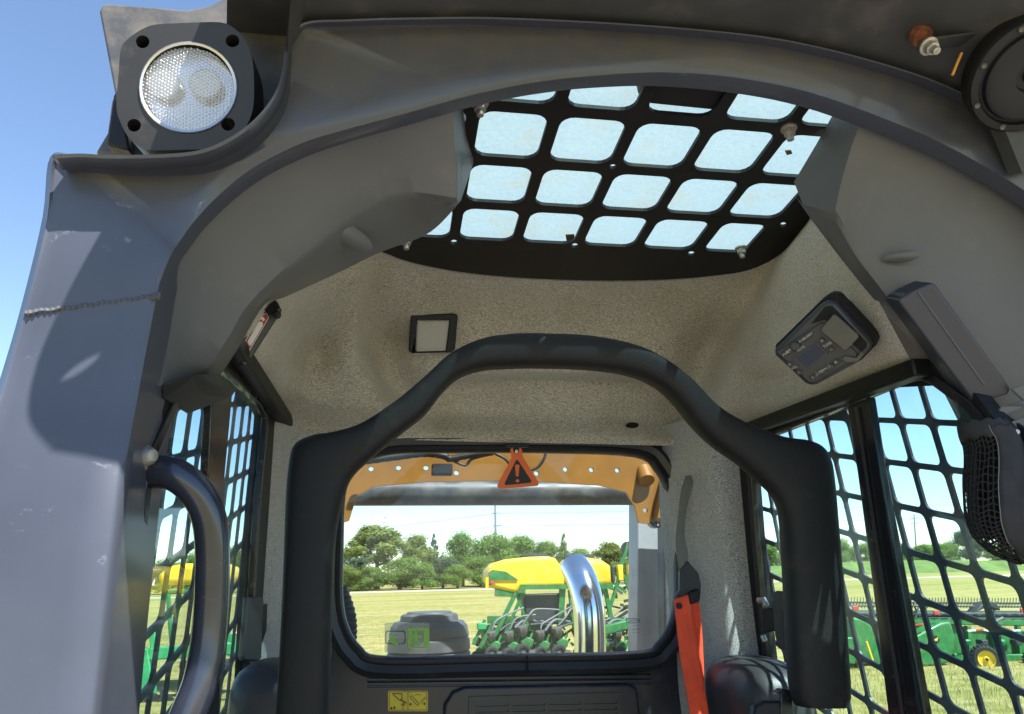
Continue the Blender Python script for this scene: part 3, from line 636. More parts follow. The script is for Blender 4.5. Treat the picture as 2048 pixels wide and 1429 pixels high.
lamp_disc('reflector', -.016, 0, 'reflector', lr_)
for cx in (333, 415):
    cc = PL(cx, 176, (LPn[0]-LPn[1]*.0155, LPn[1]))
    lathe('led_bowl', cc, LPn[1], [(.010, .0175), (.010, .0155), (.004, .013), (.001, .008), (.0008, .004), (.004, .004), (.005, .0005)], 'led_bowl', lampb, 24)
# prismatic front glass: a sheet of little domes
def lens_mat():
    m = glass('lens_prism', (.80, .82, .86), (.82, .84, .90), .22, .2, .8, 60, .38)
    n = m.node_tree
    for nd in n.nodes:
        if nd.type == 'BSDF_GLOSSY': nd.inputs['Roughness'].default_value = .12
        if nd.type == 'MATH' and nd.operation == 'MULTIPLY_ADD': nd.inputs[2].default_value = .30
lens_mat()
lg, lf, NL = [], [], 120
for i in range(NL+1):
    for j in range(NL+1):
        u, v_ = (i/NL*2-1), (j/NL*2-1); uu, vv = u*math.sqrt(1-v_*v_/2), v_*math.sqrt(1-u*u/2); x_, y_ = uu*lr_, vv*lr_; k_ = 2*math.pi/.0034
        hgt = .00055*(math.cos(k_*x_)+math.cos(k_*(x_*.5+y_*.866))+math.cos(k_*(x_*.5-y_*.866)))
        lg.append(lc+a_*x_+b_*y_+ax_*(-.003+.006*(1-uu*uu-vv*vv)+hgt))
for i in range(NL):
    for j in range(NL): q = i*(NL+1)+j; lf.append([q, q+1, q+NL+2, q+NL+1])
mk('lens', lg, lf, 'lens_prism', lampb, smooth=True, ang=180)

# ---- plastic trim inside the arch, both sides
A_ = [(308, 775), (314, 640), (332, 552), (363, 482), (420, 411), (512, 338), (634, 281), (776, 236), (907, 205)]
C_ = [(392, 755), (425, 730), (462, 682), (498, 622), (556, 562), (640, 490), (715, 430), (800, 392), (914, 406)]
D_ = [(425, 772), (450, 738), (478, 696), (528, 612), (574, 594), (680, 546), (760, 508), (860, 468), (922, 402)]
def trim_loft(name, A, C, D, ya_, yc_, yd_, n=60):
    Aa, Cc, Dd = (crom([(x, y, 0) for x, y in q], n) for q in (A, C, D)); rows = [[] for _ in range(8)]
    for k in range(n):
        a = Y(Aa[k].x, Aa[k].y, ya_); c = Y(Cc[k].x, Cc[k].y, yc_); d = Y(Dd[k].x, Dd[k].y, yd_)
        rows[0].append(a); rows[1].append(lerp(a, c, .33)+V((0, .004, .003))); rows[2].append(lerp(a, c, .66)+V((0, .004, .003))); rows[3].append(lerp(a, c, .95)); rows[4].append(lerp(c, d, .06)); rows[5].append(lerp(c, d, .6)+V((0, 0, .002))); rows[6].append(lerp(c, d, .97)); rows[7].append(d+V((0, .012, .02)))
    return loft(name, rows, 'trim', LD, ang=32), [r[-1] for r in rows], [r[0] for r in rows]
def endfan(name, pts, parent):
    c = sum(pts, V())/len(pts); n = len(pts)
    return mk(name, pts+[c], [[i, (i+1) % n, n] for i in range(n)], 'trim', parent, smooth=True, ang=60)
TL, e_, _ = trim_loft('arch_trim', A_, C_, D_, .775, .86, .96)
endfan('trim_end', e_[:7]+[Y(947, 326, .972), Y(944, 205, .96)], TL)
def scoop(cx, cy, rx, ry, ang, pl, h, parent):
    ca, sa = math.cos(ang), math.sin(ang)
    rows = [[PL(cx+ca*rx*q*math.cos(t)-sa*ry*q*math.sin(t), cy+sa*rx*q*math.cos(t)+ca*ry*q*math.sin(t), (pl[0]+pl[1]*(h*(1-q*q)-.002), pl[1])) for t in [2*math.pi*k/24 for k in range(24)]] for q in (1, .9, .75, .5, .25, .02)]
    return loft('finger_recess', rows, 'trim', parent, closed=True, ang=80)
scoop(700, 472, 52, 20, .55, plane(Y(700, 472, .882), (.35, -.62, -.70)), .006, TL)
prism('trim_foot', [Y(322, 765, .785), Y(400, 748, .80), Y(440, 745, .86), Y(428, 762, .87), Y(322, 800, .80)], (0, .10, .004), 'trim_dark', TL, bevel=.004)
A2 = [(1724, 236), (1780, 255), (1830, 272), (1900, 305), (1970, 340), (2056, 392), (2150, 470), (2240, 610), (2310, 860)]
C2 = [(1668, 428), (1690, 470), (1716, 515), (1752, 562), (1800, 622), (1870, 692), (1950, 775), (2035, 860), (2120, 1000)]
D2 = [(1604, 410), (1632, 452), (1662, 492), (1700, 542), (1745, 597), (1798, 658), (1842, 706), (1900, 800), (1970, 940)]
TR, _, e2 = trim_loft('arch_trim', A2, C2, D2, .775, .845, .895)
endfan('trim_end', e2[:7]+[Y(1588, 364, .90), Y(1632, 290, .87), Y(1670, 222, .82)], TR)
scoop(1803, 514, 38, 12, -.12, plane(Y(1803, 514, .818), (-.40, -.65, -.65)), .005, TR)

# ---- dark box and bracket on the right trim
B2 = plane(Y(1910, 690, .80), (-.28, -.86, -.42))
bx_ = slab('switch_box', [(1796, 602), (1800, 598), (1828, 580), (1862, 565), (1872, 570), (2022, 776), (2018, 790), (1952, 808), (1943, 802)], B2, .05, 'box_blue', LD, bevel=.004, seg=3)
bar('box_ridge', PL(1836, 585, (B2[0]+B2[1]*.0005, B2[1])), PL(1968, 770, (B2[0]+B2[1]*.0005, B2[1])), .0015, .002, 'trim', bx_)
bk = [(2024, 778), (2048, 800), (2050, 815), (2000, 815), (1994, 830), (2008, 900), (2014, 930), (2040, 990), (2060, 990), (2060, 870), (2075, 780), (2048, 770)]
plate('pouch_bracket', [PL(x, y, plane(Y(2030, 850, .80), (-.2, -.95, -.1))) for x, y in bk], [[PL(x, y, plane(Y(2030, 850, .80), (-.2, -.95, -.1))) for x, y in [(2008, 830), (2052, 812), (2054, 832), (2012, 848)]]], (0, .004, 0), 'trim', LD, bevel=.001)
nut('bracket_bolt', Y(2021, 868, .797), (-.2, -1, 0), .007, LD)
slab('velcro_tab', [(2003, 895), (2016, 888), (2048, 945), (2062, 990), (2052, 1000), (2028, 950)], plane(Y(2030, 940, .79), (-.3, -.95, -.1)), .003, 'strap_grey', LD)

# ---- padded lap bar
O_ = [(545, 1560), (552, 1429), (560, 1300), (567, 1150), (572, 1000), (578, 930), (590, 890), (625, 872), (665, 866), (720, 850), (790, 805), (850, 755), (900, 710), (960, 682), (1020, 672), (1080, 671), (1180, 676), (1270, 695), (1330, 725), (1380, 765), (1430, 815), (1490, 850), (1560, 875), (1610, 882), (1640, 895), (1655, 920), (1662, 960), (1670, 1050), (1682, 1200), (1690, 1320), (1696, 1412)]
I_ = [(650, 1560), (657, 1429), (662, 1300), (667, 1150), (672, 1080), (680, 1030), (690, 990), (705, 955), (740, 920), (800, 870), (850, 830), (885, 785), (920, 755), (965, 740), (1020, 736), (1080, 735), (1170, 738), (1250, 748), (1305, 768), (1345, 800), (1385, 850), (1425, 890), (1480, 930), (1520, 965), (1545, 990), (1557, 1015), (1563, 1040), (1567, 1090), (1573, 1200), (1579, 1320), (1587, 1412)]
NB = 110; Oc = crom([(x, y, 0) for x, y in O_], NB); Ic = crom([(x, y, 0) for x, y in I_], NB); rows = []
for k in range(NB):
    o_, i_ = Y(Oc[k].x, Oc[k].y, 1.12), Y(Ic[k].x, Ic[k].y, 1.12); c = (o_+i_)/2; h = (o_-i_)/2; row = []
    endf = 1.
    if k > NB-4: endf = (1, .97, .86)[k-(NB-3)]
    for q in range(24):
        a = 2*math.pi*q/24; ca, sa = math.cos(a), math.sin(a); e = .62
        row.append(c+h*(math.copysign(abs(ca)**e, ca)*endf)+V((0, .030*math.copysign(abs(sa)**.75, sa)*endf, 0)))
    rows.append(row)
M('lapbar', (.010, .0102, .011), .6, spec=.28, bump=.8, bs=360, dust=(.06, .055, .045), ds=14, dlo=.58, dhi=1.0)
loft('lap_bar', rows, 'lapbar', LD, closed=True, caps=True, ang=70)

# ---- grab handle on the left pillar
gp_ = [Y(270, 960, .80), Y(300, 945, .79), Y(345, 948, .78), Y(385, 975, .78), Y(413, 1020, .785), Y(424, 1080, .79), Y(424, 1180, .795), Y(417, 1280, .795), Y(402, 1360, .79), Y(375, 1430, .785), Y(345, 1500, .78)]
GH = tube('grab_handle', crom(gp_, 40), .0166, 'handle_paint', LD, 20)
lathe('handle_bolt', Y(293, 913, .765), (.9, -.5, .05), [(-.012, .013), (-.004, .014), (-.002, .010), (.004, .0095), (.009, .006), (.010, .001)], 'nut', GH, 14)

# ---- dome lamp, extinguisher label bar
DL = hl_at(866, 668)
DLn = plane(DL[0]*.985, DL[1]+V((0, -.6, 0)))
dl = [[PL(x, y, DLn) for x, y in q] for q in ([(822, 632), (828, 629), (908, 629), (916, 633), (910, 700), (903, 706), (825, 708), (817, 703)], [(834, 641), (900, 641), (892, 703), (831, 705)])]
dm = plate('dome_lamp', dl[0], [dl[1]], -DLn[1]*.022, 'black', LD, bevel=.002)
slab('lens', [(836, 643), (898, 643), (891, 702), (833, 704)], DLn, .006, 'lens_dome', dm, lift=-.001, bevel=.001)
slab('lamp_tray', [(830, 637), (904, 637), (896, 706), (827, 709)], DLn, .004, 'white_print', dm, lift=-.014)
EB = plane(Y(515, 665, 1.08), (.55, -.8, -.25))
eb = slab('label_bar', [(556, 602), (566, 622), (508, 712), (491, 735), (472, 708), (524, 612)], EB, .025, 'trim_dark', LD, bevel=.003)
slab('label_border', [(533, 626), (538, 636), (494, 711), (484, 692), (521, 632)], EB, .0006, 'white_print', eb, lift=.0012)
slab('label_field', [(533, 628), (537, 636), (494, 708), (486, 692), (522, 634)], EB, .0006, 'red_label', eb, lift=.0018)
slab('extinguisher_pictogram', [(520, 643), (525, 645), (526, 651), (503, 690), (499, 692), (495, 684), (516, 647)], EB, .0006, 'white_print', eb, lift=.0024)
slab('extinguisher_nozzle', [(516, 632), (526, 634), (530, 640), (526, 643), (524, 639), (518, 640)], EB, .0006, 'white_print', eb, lift=.0024)
for q in range(4): bar('hose_rib', Y(533+q*5, 618-q*5, 1.07), Y(541+q*5, 630-q*4, 1.07), .003, .006, 'black', eb)
nut('bar_knob', Y(553, 630, 1.075), (.3, -1, -.2), .006, LD, 'black')

# ---- radio in the corner of the headliner
rdh = hl_at(1640, 690); 
RD = plane(rdh[0]*.865, (-.66, -.66, -.42))
def rp(px, py, l=0): return PL(px, py, (RD[0]+RD[1]*l, RD[1]))
body = [(1547, 700), (1556, 692), (1640, 610), (1652, 603), (1668, 604), (1738, 680), (1743, 690), (1740, 700), (1712, 728), (1634, 770), (1622, 773), (1610, 768), (1550, 712)]
slab('radio_shadow_border', [(1645+(x-1645)*1.05+7, 690+(y-690)*1.06-9) for x, y in body], RD, .045, 'hole', LD, lift=-.022, bevel=.004)  # near-black slab standing in for the shadow around the radio
RA_ = slab('radio', body, RD, .05, 'trim_dark', LD, bevel=.006, seg=3)
def rs(name, px, th, mat, lift, bevel=0): return slab(name, px, RD, th, mat, RA_, lift=lift, bevel=bevel)
rs('face_plate', [(1551, 704), (1641, 646), (1650, 647), (1716, 708), (1714, 716), (1630, 766), (1618, 767)], .006, 'button', .004, .002)
rs('cavity', [(1622, 648), (1650, 614), (1664, 612), (1734, 686), (1733, 696), (1722, 704), (1650, 640)], .002, 'hole', .0025)
rs('flap', [(1641, 658), (1666, 630), (1671, 630), (1716, 670), (1717, 676), (1694, 701), (1688, 703), (1642, 664)], .006, 'flap', .012, .002)
rs('screen_bezel', [(1586, 717), (1633, 684), (1657, 709), (1611, 741)], .002, 'black_gloss', .0062)
rs('screen', [(1592, 717), (1631, 688), (1650, 708), (1613, 737)], .001, 'screen', .0072)
for b4 in ([(1562, 706), (1582, 694), (1588, 702), (1568, 714)], [(1597, 680), (1622, 664), (1627, 671), (1602, 688)], [(1636, 681), (1643, 675), (1652, 682), (1644, 689)], [(1654, 697), (1662, 693), (1671, 700), (1663, 706)], [(1572, 728), (1580, 723), (1588, 731), (1580, 737)], [(1590, 743), (1598, 739), (1606, 747), (1598, 752)],
           [(1617, 756), (1633, 747), (1639, 754), (1624, 763)], [(1633, 747), (1648, 737), (1655, 744), (1639, 754)], [(1648, 737), (1664, 727), (1671, 734), (1655, 744)], [(1664, 727), (1674, 718), (1681, 724), (1671, 734)]):
    c0 = (sum(p[0] for p in b4)/4, sum(p[1] for p in b4)/4)
    rs('button', [(c0[0]+(x-c0[0])*.93, c0[1]+(y-c0[1])*.93) for x, y in b4], .004, 'trim_dark', .0085, .0008)
lathe('knob', rp(1591, 692, .003), RD[1], [(0, .0075), (.006, .0072), (.008, .005), (.0082, .0005)], 'trim_dark', RA_, 18)
rr_, ru_ = rp(1660, 680)-rp(1590, 725), rp(1590, 690)-rp(1615, 720)
for tx, px, py, s in (('PWR', 1572, 708, .006), ('BAND', 1580, 700, .006), ('MUTE', 1602, 698, .006), ('ALARM', 1615, 673, .006), ('AUX', 1604, 681, .006), ('+', 1644, 683, .008), ('TUNE', 1655, 690, .006), ('-', 1661, 700, .008), ('+', 1579, 730, .008), ('VOL', 1588, 736, .006), ('-', 1597, 745, .008), ('1', 1625, 755, .007), ('2', 1634, 749, .007), ('MENU', 1646, 741, .006), ('3', 1658, 733, .007), ('4', 1671, 725, .008)):
    text('button_legend', tx, rp(px, py, .0094), rr_, ru_, s*.85, 'legend', RA_)
rs('thumb_latch', [(1681, 719), (1690, 712), (1712, 716), (1722, 704), (1728, 706), (1716, 724), (1694, 726)], .004, 'flap', .008, .001)
bar('radio_strap', Y(1672, 615, 1.08), Y(1722, 582, 1.02), .035, .004, 'trim_dark', LD)

# ---- horn, bolt and bracket under the visor
HC = Y(2066, 152, .64); HN = V((-.16, -.56, -.81)).normalized()
HO = lathe('horn', HC, HN, [(-.03, .055), (-.03, .069), (-.012, .0715), (-.004, .0715), (0, .069), (.001, .061), (-.003, .059), (-.002, .056), (.004, .054), (.006, .050), (.003, .030), (.002, .020), (-.004, .018), (-.004, .010), (.001, .008), (.001, .001)], 'black', LD, 44)
_, ha, hb = frame(HN)
for q in range(8):
    a = q*math.pi/4+.5; lathe('horn_screw', HC+HN*.001+(ha*math.cos(a)+hb*math.sin(a))*.0645, HN, [(-.002, .0038), (.001, .0038), (.0020, .003), (.0012, .001)], 'old_screw', HO, 10)
bar('horn_bracket', Y(1836, 92, .655), Y(2060, 62, .655), .022, .003, 'visor', LD)
nut('bracket_nut', Y(1856, 92, .650), (.02, -.55, -.85), .0098, LD, 'nut')
lathe('rust_washer', Y(1847, 76, .66), (.02, -.5, -.87), [(-.012, .009), (-.012, .0125), (-.002, .0125), (-.002, .004)], 'rust', LD, 16)
slab('reflective_tab', [(2001, 66), (2003, 56), (2020, 48), (2036, 50), (2037, 55), (2018, 62)], plane(Y(2020, 57, .645), (0, -1, -.2)), .002, 'white', LD)
tube('broken_wire', [Y(1905, 150, .652), Y(1915, 125, .652), Y(1923, 107, .652)], .0016, 'wire_orange', LD, 6)
slab('horn_mount', [(2000, 235), (2050, 225), (2090, 330), (2044, 345)], plane(Y(2040, 280, .70), (0, -1, -.3)), .02, 'visor', LD)

# ---- seat: armrest and shoulder
def pad(name, c, rx, ry, rz, mat, parent, e=.55, rot=0):
    rows = []; R = Matrix.Rotation(rot, 3, 'Z')
    for i in range(13):
        t = -math.pi/2+math.pi*i/12; ct, st = abs(math.cos(t))**e, math.copysign(abs(math.sin(t))**e, math.sin(t)); ct = max(ct, .02)
        rows.append([V(c)+R@V((rx*ct*math.copysign(abs(math.cos(a))**e, math.cos(a)), ry*ct*math.copysign(abs(math.sin(a))**e, math.sin(a)), rz*st)) for a in [2*math.pi*q/28 for q in range(28)]])
    return loft(name, rows, mat, parent, closed=True, caps=True, ang=80)
SE = pad('armrest', Y(1517, 1418, 1.42), .074, .13, .092, 'arm_vinyl', LD, .62)
slab('armrest_hinge', [(1560, 1385), (1572, 1378), (1582, 1380), (1590, 1430), (1600, 1450), (1560, 1450)], plane(Y(1575, 1410, 1.14), (0, -1, .1)), .03, 'black_gloss', LD, bevel=.003)
slab('armrest_hinge_cover', [(1505, 1450), (1512, 1412), (1530, 1402), (1562, 1402), (1566, 1450)], plane(Y(1540, 1420, 1.13), (0, -1, .1)), .02, 'black', LD, bevel=.004)
pad('seat_shoulder', Y(560, 1430, 1.35), .075, .10, .085, 'arm_vinyl', LD, .5)

# ---- outside: rear frame, tube, air cleaner, exhaust, posts
GF = plane((0, 1.98, 0), (0, 1, 0))
gpoly = [(600, 840), (1400, 830), (1400, 1010), (1330, 1012), (1312, 1040), (1295, 1048), (1278, 1046), (1270, 1012), (1252, 984), (1200, 971), (1040, 961), (850, 964), (748, 973), (714, 992), (704, 1022), (698, 1042), (640, 1060), (600, 1060)]
plate('rear_frame', [PL(x, y, GF) for x, y in gpoly], [[PL(x, y, GF) for x, y in ell(cx, cy, 5, 4.6, 10)] for cx, cy in ((742, 938), (797, 936), (852, 936), (913, 946), (1073, 947), (1131, 939), (1183, 940), (1235, 941), (1291, 1021))], (0, .012, 0), 'gold', LD)
tube('frame_boss', [Y(1286, 940, 1.99), Y(1294, 962, 1.96)], .022, 'gold', LD, 16)
bar('frame_gusset', Y(1335, 950, 1.97), Y(1318, 1040, 1.97), .03, .06, 'gold', LD)
tube('cross_tube', [Y(640, 986, 2.16), Y(1330, 986, 2.16)], .0375, 'tube_dark', LD, 24)
tube('wire_harness', crom([Y(730, 923, 1.93), Y(790, 915, 1.93), Y(850, 908, 1.93), Y(890, 913, 1.93), Y(900, 918, 1.93), Y(940, 911, 1.93), Y(985, 905, 1.93)], 40), [.0085+.0012*(k % 2) for k in range(40)], 'black', LD, 10)
tube('wire_harness', crom([Y(985, 905, 1.93), Y(1010, 918, 1.93), Y(1030, 938, 1.93), Y(1070, 938, 1.93), Y(1088, 918, 1.93), Y(1092, 898, 1.93)], 24), .004, 'black', LD, 8)
tube('wire_harness', crom([Y(900, 918, 1.93), Y(930, 931, 1.93), Y(945, 918, 1.93), Y(985, 908, 1.93)], 16), .004, 'black', LD, 8)
box('harness_plug', Y(884, 940, 1.93), (.055, .03, .03), 'hole', LD, bevel=.004)
AC = Y(858, 1300, 2.45); AC.y = 2.45
s2 = 2.45/FPX*1.05
zt = Y(858, 1228, 2.45).z
lathe('air_cleaner', (AC.x, 2.45, 0), (0, 0, 1), [(zt-.30, .130), (zt-.155, .130), (zt-.15, .124), (zt-.145, .130), (zt-.115, .130), (zt-.11, .124), (zt-.105, .1295), (zt-.075, .128), (zt-.070, .123), (zt-.064, .126), (zt-.035, .120), (zt-.022, .108), (zt-.020, .092), (zt-.004, .090), (zt, .084), (zt+.002, .072), (zt+.006, .070), (zt+.006, .002)], 'aircap', LD, 40, ang=30)
tube('intake_hose', crom([Y(640, 1330, 2.2), Y(684, 1300, 2.2), Y(690, 1240, 2.2), Y(672, 1180, 2.2)], 40), [.03+.003*(k % 2) for k in range(40)], 'black', LD, 12)
xp = [Y(1180, 1420, 2.45), Y(1180, 1330, 2.45), Y(1180, 1260, 2.45), Y(1177, 1215, 2.455), Y(1170, 1180, 2.475), Y(1160, 1152, 2.51), Y(1150, 1135, 2.56)]
xr = tube_rows(crom(xp, 30), .0515, 28); loft('exhaust_stack', xr+[[lerp(p, sum(xr[-1], V())/28, .06) for p in xr[-1]], [lerp(p, sum(xr[-4], V())/28, .06) for p in xr[-4]]], 'chrome', LD, closed=True)
bar('boom_tower', Y(1290, 1000, 2.4), Y(1290, 1420, 2.4), .085, .10, 'grey_post', LD, bevel=.006)
bar('boom_tower_plate', Y(1345, 1000, 2.25), Y(1352, 1420, 2.25), .085, .06, 'tube_dark', LD, bevel=.006)
lathe('pivot_pin', Y(1312, 1040, 2.2), (0, -1, 0), [(-.02, .026), (.01, .026), (.012, .018), (.006, .006), (.006, .001)], 'black_gloss', LD, 20)
box('sun_block_roof', (.26, 1.50, .615), (1.04, .30, .03), 'visor', LD, bevel=.01)  # unseen slab added above the headliner to keep sun off the rear pillar
box('engine_hood', (.26, 2.55, -.48), (1.0, 1.2, .3), 'gold', LD, bevel=.03)
box('lower_cab', (.26, 1.0, -1.15), (1.1, 1.5, .75), 'paint', LD, bevel=.02)
for sx in (-.42, .94): box('track_frame', (sx, 1.6, -1.75), (.3, 2.3, .5), 'black', LD, bevel=.12); 
for sx in (-.42, .94): box('track', (sx, 1.6, -1.8), (.34, 2.6, .78), 'tyre', LD, bevel=.25)
bar('fender', V((-.36, .7, -.40)), V((-.36, 2.9, -.40)), .16, .02, 'grey_post', LD)

# ---- things that hang in the cab
WT = plane(Y(1035, 940, 1.60), (0, 1, 0))
TG = thing('warning_tag', 'orange triangular plastic warning tag with black exclamation triangle, hanging above the rear window', 'warning tag', Y(1033, 900, 1.60))
slab('tag_plate', [(1020, 899), (1026, 896), (1028, 906), (1037, 906), (1039, 896), (1044, 898), (1046, 914), (1078, 966), (1076, 972), (1002, 978), (995, 974), (995, 970), (1024, 915)], WT, .003, 'orange', TG, bevel=.0008)
slab('triangle', [(1032, 921), (1036, 921), (1063, 962), (1061, 966), (1011, 971), (1009, 967)], WT, .0006, 'ink', TG, lift=.0008)
slab('exclamation_stroke', [(1030, 931), (1034, 929), (1039, 931), (1037, 953), (1032, 953)], WT, .0005, 'orange', TG, lift=.0014)
slab('exclamation_dot', ell(1035, 962, 3.6, 3.4, 12), WT, .0005, 'orange', TG, lift=.0014)
lathe('rivet', PL(1033, 903, (WT[0]+WT[1]*.001, WT[1])), (0, -1, 0), [(-.004, .003), (.002, .004), (.003, .001)], 'steel', TG, 10)
slab('hook', [(1012, 888), (1058, 886), (1058, 894), (1036, 896), (1036, 904), (1030, 904), (1030, 896), (1012, 894)], WT, .006, 'black', TG, lift=-.004, bevel=.001)

SB = thing('seat_belt', 'bright red seat belt webbing on a grey strap, hanging from the felt rear pillar', 'seat belt', Y(1378, 1200, 1.56))
def ribbon(name, L_, R_, yl, mat, th=.002, par=None, n=30):
    a = crom([(x, y, 0) for x, y in L_], n); b = crom([(x, y, 0) for x, y in R_], n); ys = crom([(v, 0, 0) for v in yl], n); rows = []
    for k in range(n): rows.append([lerp(Y(a[k].x, a[k].y, ys[k].x), Y(b[k].x, b[k].y, ys[k].x), t)+V((0, .0016*math.sin(t*9.4), 0)) for t in (0, .17, .33, .5, .67, .83, 1)])
    return loft(name, rows, mat, par, solid=th)
ribbon('retractor_strap', [(1372, 952), (1362, 985), (1356, 1040), (1352, 1080), (1354, 1110), (1358, 1142)], [(1388, 952), (1382, 985), (1372, 1030), (1370, 1070), (1375, 1100), (1376, 1124)], [1.57, 1.555, 1.545, 1.54, 1.535, 1.53], 'strap_grey', par=SB)
slab('belt_guide', [(1360, 1142), (1376, 1122), (1398, 1148), (1403, 1172), (1399, 1195), (1380, 1200), (1358, 1195), (1352, 1192), (1360, 1180)], plane(Y(1378, 1165, 1.525), (0, -1, 0)), .012, 'trim_dark', SB, bevel=.002)
slab('guide_mouth', [(1378, 1186), (1396, 1178), (1403, 1182), (1400, 1204), (1380, 1210)], plane(Y(1390, 1190, 1.515), (0, -1, 0)), .012, 'black', SB, bevel=.003)
ribbon('webbing', [(1348, 1199), (1352, 1240), (1360, 1310), (1372, 1380), (1382, 1440), (1390, 1500)], [(1376, 1190), (1386, 1240), (1396, 1300), (1408, 1370), (1418, 1430), (1428, 1500)], [1.505, 1.495, 1.47, 1.44, 1.41, 1.39], 'webbing', par=SB)
ribbon('webbing', [(1382, 1206), (1386, 1240), (1392, 1300), (1400, 1360)], [(1399, 1206), (1404, 1260), (1407, 1320), (1409, 1372)], [1.52, 1.515, 1.50, 1.48], 'webbing', par=SB)
lathe('snap_stud', Y(1359, 1212, 1.497), (0, -1, 0), [(-.004, .006), (.001, .006), (.003, .004), (.003, .001)], 'ink', SB, 12)
nut('pillar_screw', Y(1368, 966, 1.58), (0, -1, 0), .005, LD, 'steel')

PO = thing('mesh_pouch', 'black net pouch with stitched cloth edge hanging from a bracket beside the mesh side window', 'pouch', Y(1990, 900, .80))
prow = [(846, 1930, 1990), (865, 1934, 2008), (900, 1946, 2020), (960, 1941, 2040), (1020, 1941, 2056), (1060, 1950, 2066), (1090, 1972, 2074), (1112, 2005, 2080), (1126, 2040, 2078)]
pc = crom([V((a, b, c)) for a, b, c in prow], 34); prs = []
for k, p in enumerate(pc):
    l, r = Y(p.y, p.x, .80), Y(p.z, p.x, .80); c = (l+r)/2; h = (r-l)/2; dd = .034*math.sin(math.pi*min(1, .25+k/34*.75))**.6
    prs.append([c+h*math.cos(2*math.pi*q/40)+V((0, dd*math.sin(2*math.pi*q/40), .0022*math.sin(q*1.7+k))) for q in range(40)])
net = loft('net', prs[4:], 'net', PO, closed=True)
wf = net.modifiers.new('net', 'WIREFRAME'); wf.thickness = .0019; wf.use_replace = True
loft('cuff', [[lerp(p, sum(r_, V())/40, .0)+V((0, 0, 0)) for p in r_] for r_ in prs[:7]], 'cloth', PO, closed=True, solid=.003)
loft('cloth_panel', [[q+(q-sum(r_, V())/40)*.03 for q in (r_[26:40]+r_[:6])] for r_ in prs[3:31]], 'cloth', PO, solid=.002)
loft('inner_liner', [[lerp(q, sum(r_, V())/40, .12) for q in r_[:22]] for r_ in prs[3:24]], 'cloth', PO)
tube('stitching', [r_[26]+(r_[26]-sum(r_, V())/40)*.05 for r_ in prs[3:31]], .0006, 'strap_grey', PO, 5)
# ================================================================== TREES
def crown_mesh(name, hgt, wid, kindc, nleaf, mat, seed):
    rnd = random.Random(seed); v, f = [], []; cl = []
    if kindc == 'conifer':
        for k in range(60):
            z = rnd.random()**1.1; r = wid*(1-z)*.95+.15; a = rnd.random()*6.28; q = r*rnd.random()**.4
            cl.append((V((q*math.cos(a), q*math.sin(a), hgt*(.08+.92*z))), .35+.9*(1-z)*wid/3))
    else:
        lo = .14 if kindc == 'bush' else .26
        for k in range(26 if kindc != 'airy' else 34):
            a = rnd.random()*6.28; u = rnd.random()**.8; z = lo+(.84-lo)*u; prof = math.sin(math.pi*min(1, .30+.58*u))
            q = wid*prof*(rnd.random()**.5)*.72; cl.append((V((q*math.cos(a), q*math.sin(a), hgt*z)), wid*(.23 if kindc == 'airy' else .34)*(.65+.6*rnd.random())))
    tot = sum(c[1]**2 for c in cl)
    for c, r in cl:
        for k in range(int(nleaf*r*r/tot)):
            d = V((rnd.gauss(0, 1), rnd.gauss(0, 1), rnd.gauss(0, .8))).normalized()*(r*(1.0 if kindc == 'conifer' else 1.08)*rnd.random()**(.33 if kindc == 'conifer' else .28)*(.72+.62*rnd.random()**2))
            p = c+d; s = (.06+.15*rnd.random()**2)*hgt/9
            n = (d.normalized()+V((rnd.gauss(0, .6), rnd.gauss(0, .6), rnd.gauss(.3, .6)))).normalized(); t = n.cross(V((rnd.random()-.5, rnd.random()-.5, rnd.random()-.5))).normalized(); b = n.cross(t); i = len(v)
            v += [p-t*s, p-b*s*.6, p+t*s, p+b*s*.6]; f.append([i, i+1, i+2, i+3])
    me = bpy.data.meshes.new(name); me.from_pydata([tuple(p) for p in v], [], f); me.materials.append(MATS[mat]); return me
def trunk_mesh(hgt, wid, seed, conifer=False):
    rnd = random.Random(seed); rows = tube_rows([V((0, 0, -.2)), V((.05, 0, hgt*.2)), V((.0, .1, hgt*.45)), V((.1, 0, hgt*.8))], [hgt*.028, hgt*.022, hgt*.015, hgt*.004], 8); v, f = [], []
    def add(rs):
        b = len(v); nc = len(rs[0]); v.extend(p for r in rs for p in r)
        for i in range(len(rs)-1):
            for j in range(nc): f.append([b+i*nc+j, b+i*nc+(j+1) % nc, b+(i+1)*nc+(j+1) % nc, b+(i+1)*nc+j])
    add(rows)
    for k in range(9):
        a = rnd.random()*6.28; z = hgt*(.2+.5*rnd.random()); L_ = wid*(.5+.4*rnd.random())
        add(tube_rows([V((0, 0, z)), V((L_*.5*math.cos(a), L_*.5*math.sin(a), z+L_*.3)), V((L_*math.cos(a), L_*math.sin(a), z+L_*(.2 if conifer else .75)))], [hgt*.010, hgt*.006, hgt*.002], 6))
    me = bpy.data.meshes.new('trunk'); me.from_pydata([tuple(p) for p in v], [], f); me.materials.append(MATS['bark']); me.shade_smooth(); return me
PROT = {}
